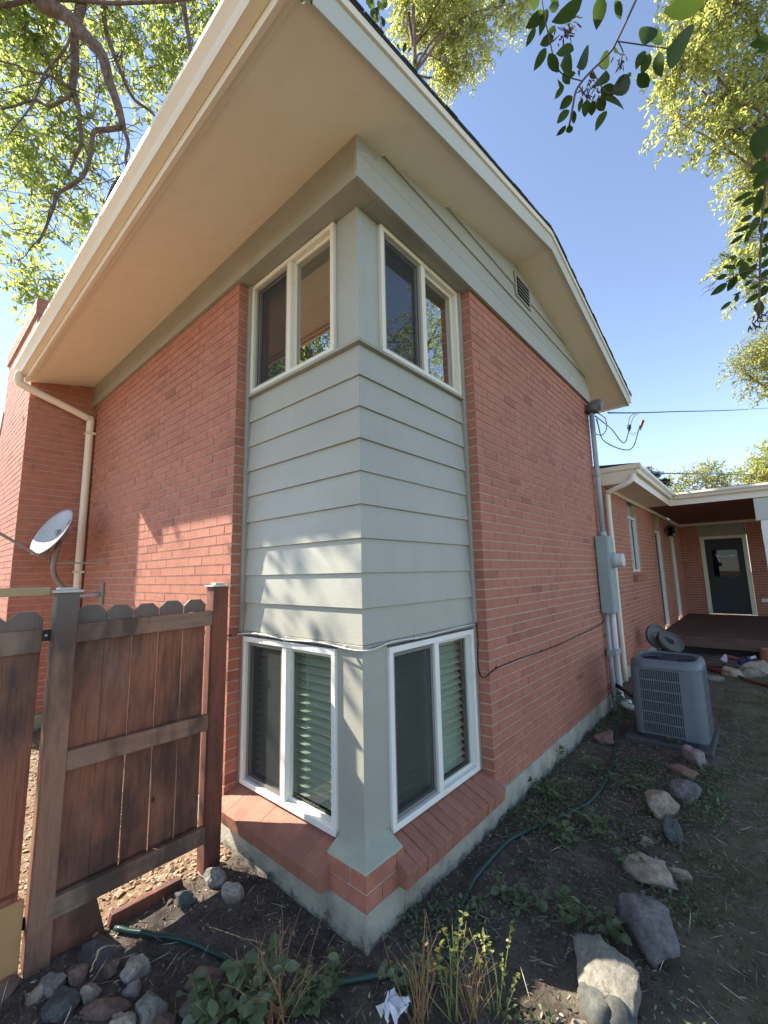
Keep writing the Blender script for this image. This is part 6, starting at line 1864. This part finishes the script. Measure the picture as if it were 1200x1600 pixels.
for i, (u_, lab) in enumerate((((0.129, 1.761, -0.3), 'low green weed beside the foundation, middle of the bed'), ((0.263, 2.377, -0.3), 'low green weed by the bend of the hose'), ((0.534, 2.26, -0.3), 'low weed left of the purple-grey stones'), ((0.449, 1.281, -0.3), 'spreading weed right of the hose'), ((0.529, 1.503, -0.3), 'weed between hose and rounded tan stone'), ((0.342, 0.659, -0.3), 'sparse weed in the bare soil near the hose end'))):
    plant('weed', lab, 'weed', u_, 9, .09, .17, .045, .026, MAT['leafW'], MAT['greenstem'], 7, 60 + i)

# crumpled paper in the weeds
def paper():
    c = V((0.279, -0.149, -0.24))
    mb = MB()
    n = 7
    for j in range(n):
        for i in range(n):
            p = V((i / (n - 1) - .5, j / (n - 1) - .5, 0)) * .085
            p += V((mnoise.noise(p * 40) * .03, mnoise.noise(p * 40 + V((5, 0, 0))) * .03, mnoise.noise(p * 55 + V((0, 7, 0))) * .06))
            mb.v.append(tuple(c + p))
    for j in range(n - 1):
        for i in range(n - 1):
            mb.f.append((j * n + i, j * n + i + 1, (j + 1) * n + i + 1, (j + 1) * n + i))
    o = mb.obj('paper_scrap', MAT['paper'], None)
    so = o.modifiers.new('solid', 'SOLIDIFY'); so.thickness = 0.001
    tag(o, 'crumpled white paper scrap caught in the weeds below the corner', 'litter')
paper()

# ------------------------------------------------------------------ ground cover (too many to count)
def scatter(n, fx, hmin=0.0):
    out = []
    while len(out) < n:
        p = fx()
        if p: out.append((p[0], p[1], ground_h(p[0], p[1]) + hmin))
    return np.array(out)
def inside_house(x, y):
    return (x < 0.01 and y > -0.01) or (y > 8.4 and x < 6)
def grass():
    rg = random.Random(5)
    def f():
        y = rg.uniform(0, 1) ** 1.6 * 9.4 - 1.2
        x = 0.93 + rg.random() ** 1.2 * 4.2
        if 0.2 < x < 1.05 and 3.0 < y < 4.0: return None
        if y > 8.3: return None
        m = mnoise.noise(V((x * 1.6, y * 1.6, 0)))
        if rg.random() > 0.45 + m * 1.1 + min(0.3, (x - 1.0) * .3): return None
        return (x, y)
    P = scatter(80000, f)
    n = len(P)
    D = rdir(n) * 0.75; D[:, 2] = np.abs(D[:, 2]) + 0.35
    me = leaf_mesh('lawn_grass', P, D, rdir(n), RNG.uniform(.018, .05, n), RNG.uniform(.002, .004, n), MAT['grass'], 0.1)
    o = link('lawn_grass', me); tag(o, 'thin patchy lawn of short green and tan blades', kind='stuff')
grass()
def cover():
    rg = random.Random(6)
    def f():
        x = rg.uniform(0.0, 1.1); y = rg.uniform(0.1, 4.6)
        if 0.2 < x < 1.05 and y > 3.0: return None
        m = mnoise.noise(V((x * 2.6, y * 2.6, 4)))
        if rg.random() > 0.22 + m * 1.3 + (0.25 if y > 1.3 else -0.08): return None
        return (x, y)
    P = scatter(5200, f, 0.004)
    n = len(P)
    P[:, 2] += RNG.random(n) * 0.03
    D = rdir(n); D[:, 2] = np.abs(D[:, 2]) * .6
    N = RNG.normal(size=(n, 3)) * .4; N[:, 2] += 1
    me = leaf_mesh('ground_cover', P, D, N, RNG.uniform(.012, .034, n), RNG.uniform(.008, .018, n), MAT['leafW'], 0.2)
    o = link('ground_cover', me); tag(o, 'small creeping green leaves over the soil of the bed', kind='stuff')
    def f2():
        x = rg.uniform(-1.0, 1.6); y = rg.uniform(-1.3, 4.5)
        if inside_house(x, y): return None
        return (x, y)
    P = scatter(4200, f2, 0.003)
    n = len(P)
    D = rdir(n); D[:, 2] *= .15
    N = RNG.normal(size=(n, 3)) * .35; N[:, 2] += 1
    me = leaf_mesh('leaf_litter', P, D, N, RNG.uniform(.008, .03, n), RNG.uniform(.003, .009, n), MAT['litter'], 0.15)
    o = link('leaf_litter', me); tag(o, 'dry leaf and twig bits strewn over the soil', kind='stuff')
    P = scatter(1900, f2, 0.006)
    n = len(P)
    D = rdir(n); D[:, 2] = np.abs(D[:, 2]) * .25
    me = leaf_mesh('straw_litter', P, D, rdir(n), RNG.uniform(.03, .11, n), RNG.uniform(.0012, .0025, n), MAT['litter'], 0.1)
    o = link('straw_litter', me); tag(o, 'thin dry straw lying over the soil', kind='stuff')
MAT['litter'] = mk_leaf('dry_litter', (0.12, 0.08, 0.045), (0.62, 0.55, 0.42), (0.1, 0.07, 0.03), (0.2, 0.15, 0.08), 0.15)
cover()
def pebbles(name, label, n, f, s0, s1, mat, flat=0.6):
    rg = random.Random(9)
    tmpl = [(1, 0, 0), (-1, 0, 0), (0, 1, 0), (0, -1, 0), (0, 0, 1), (0, 0, -1)]
    ft = [(0, 2, 4), (2, 1, 4), (1, 3, 4), (3, 0, 4), (2, 0, 5), (1, 2, 5), (3, 1, 5), (0, 3, 5)]
    mb = MB()
    for p in scatter(n, f):
        s = rg.uniform(s0, s1) * (1 if rg.random() < .9 else 1.7)
        M = Matrix.Rotation(rg.uniform(0, 6.3), 3, 'Z') @ Matrix.Rotation(rg.uniform(-.5, .5), 3, 'X')
        n0 = len(mb.v)
        for t in tmpl:
            q = M @ V((t[0] * s * rg.uniform(.7, 1.4), t[1] * s * rg.uniform(.6, 1.1), t[2] * s * flat * rg.uniform(.6, 1.1)))
            mb.v.append((p[0] + q.x, p[1] + q.y, p[2] + q.z + s * .2))
        mb.f += [tuple(n0 + i for i in t) for t in ft]
    o = mb.obj(name, mat); tag(o, label, kind='stuff')
_rg = random.Random(77)
def fchips():
    x = -1.04 - _rg.random() ** 1.4 * 3.2; y = -0.01 - _rg.random() * 2.6
    if x < -4.5 and y > -0.65: return None
    return (x, y)
MAT['chips'] = mk_brick('wood_chips', (0.18, 0.10, 0.055), (0.38, 0.27, 0.17), (0.55, 0.46, 0.34))
pebbles('wood_chips', 'sunlit wood chips and gravel behind the fence', 9000, fchips, .006, .018, MAT['chips'], .5)
def fclod():
    x = _rg.uniform(-1.02, 1.5); y = _rg.uniform(-1.3, 4.6)
    return None if inside_house(x, y) else (x, y)
MAT['clod'] = mk_brick('soil_clod', (0.07, 0.054, 0.042), (0.13, 0.10, 0.078), (0.24, 0.20, 0.16))
pebbles('soil_crumbs', 'crumbs of soil and grit in the bed', 7000, fclod, .003, .010, MAT['clod'], .8)
bpy.context.view_layer.update()
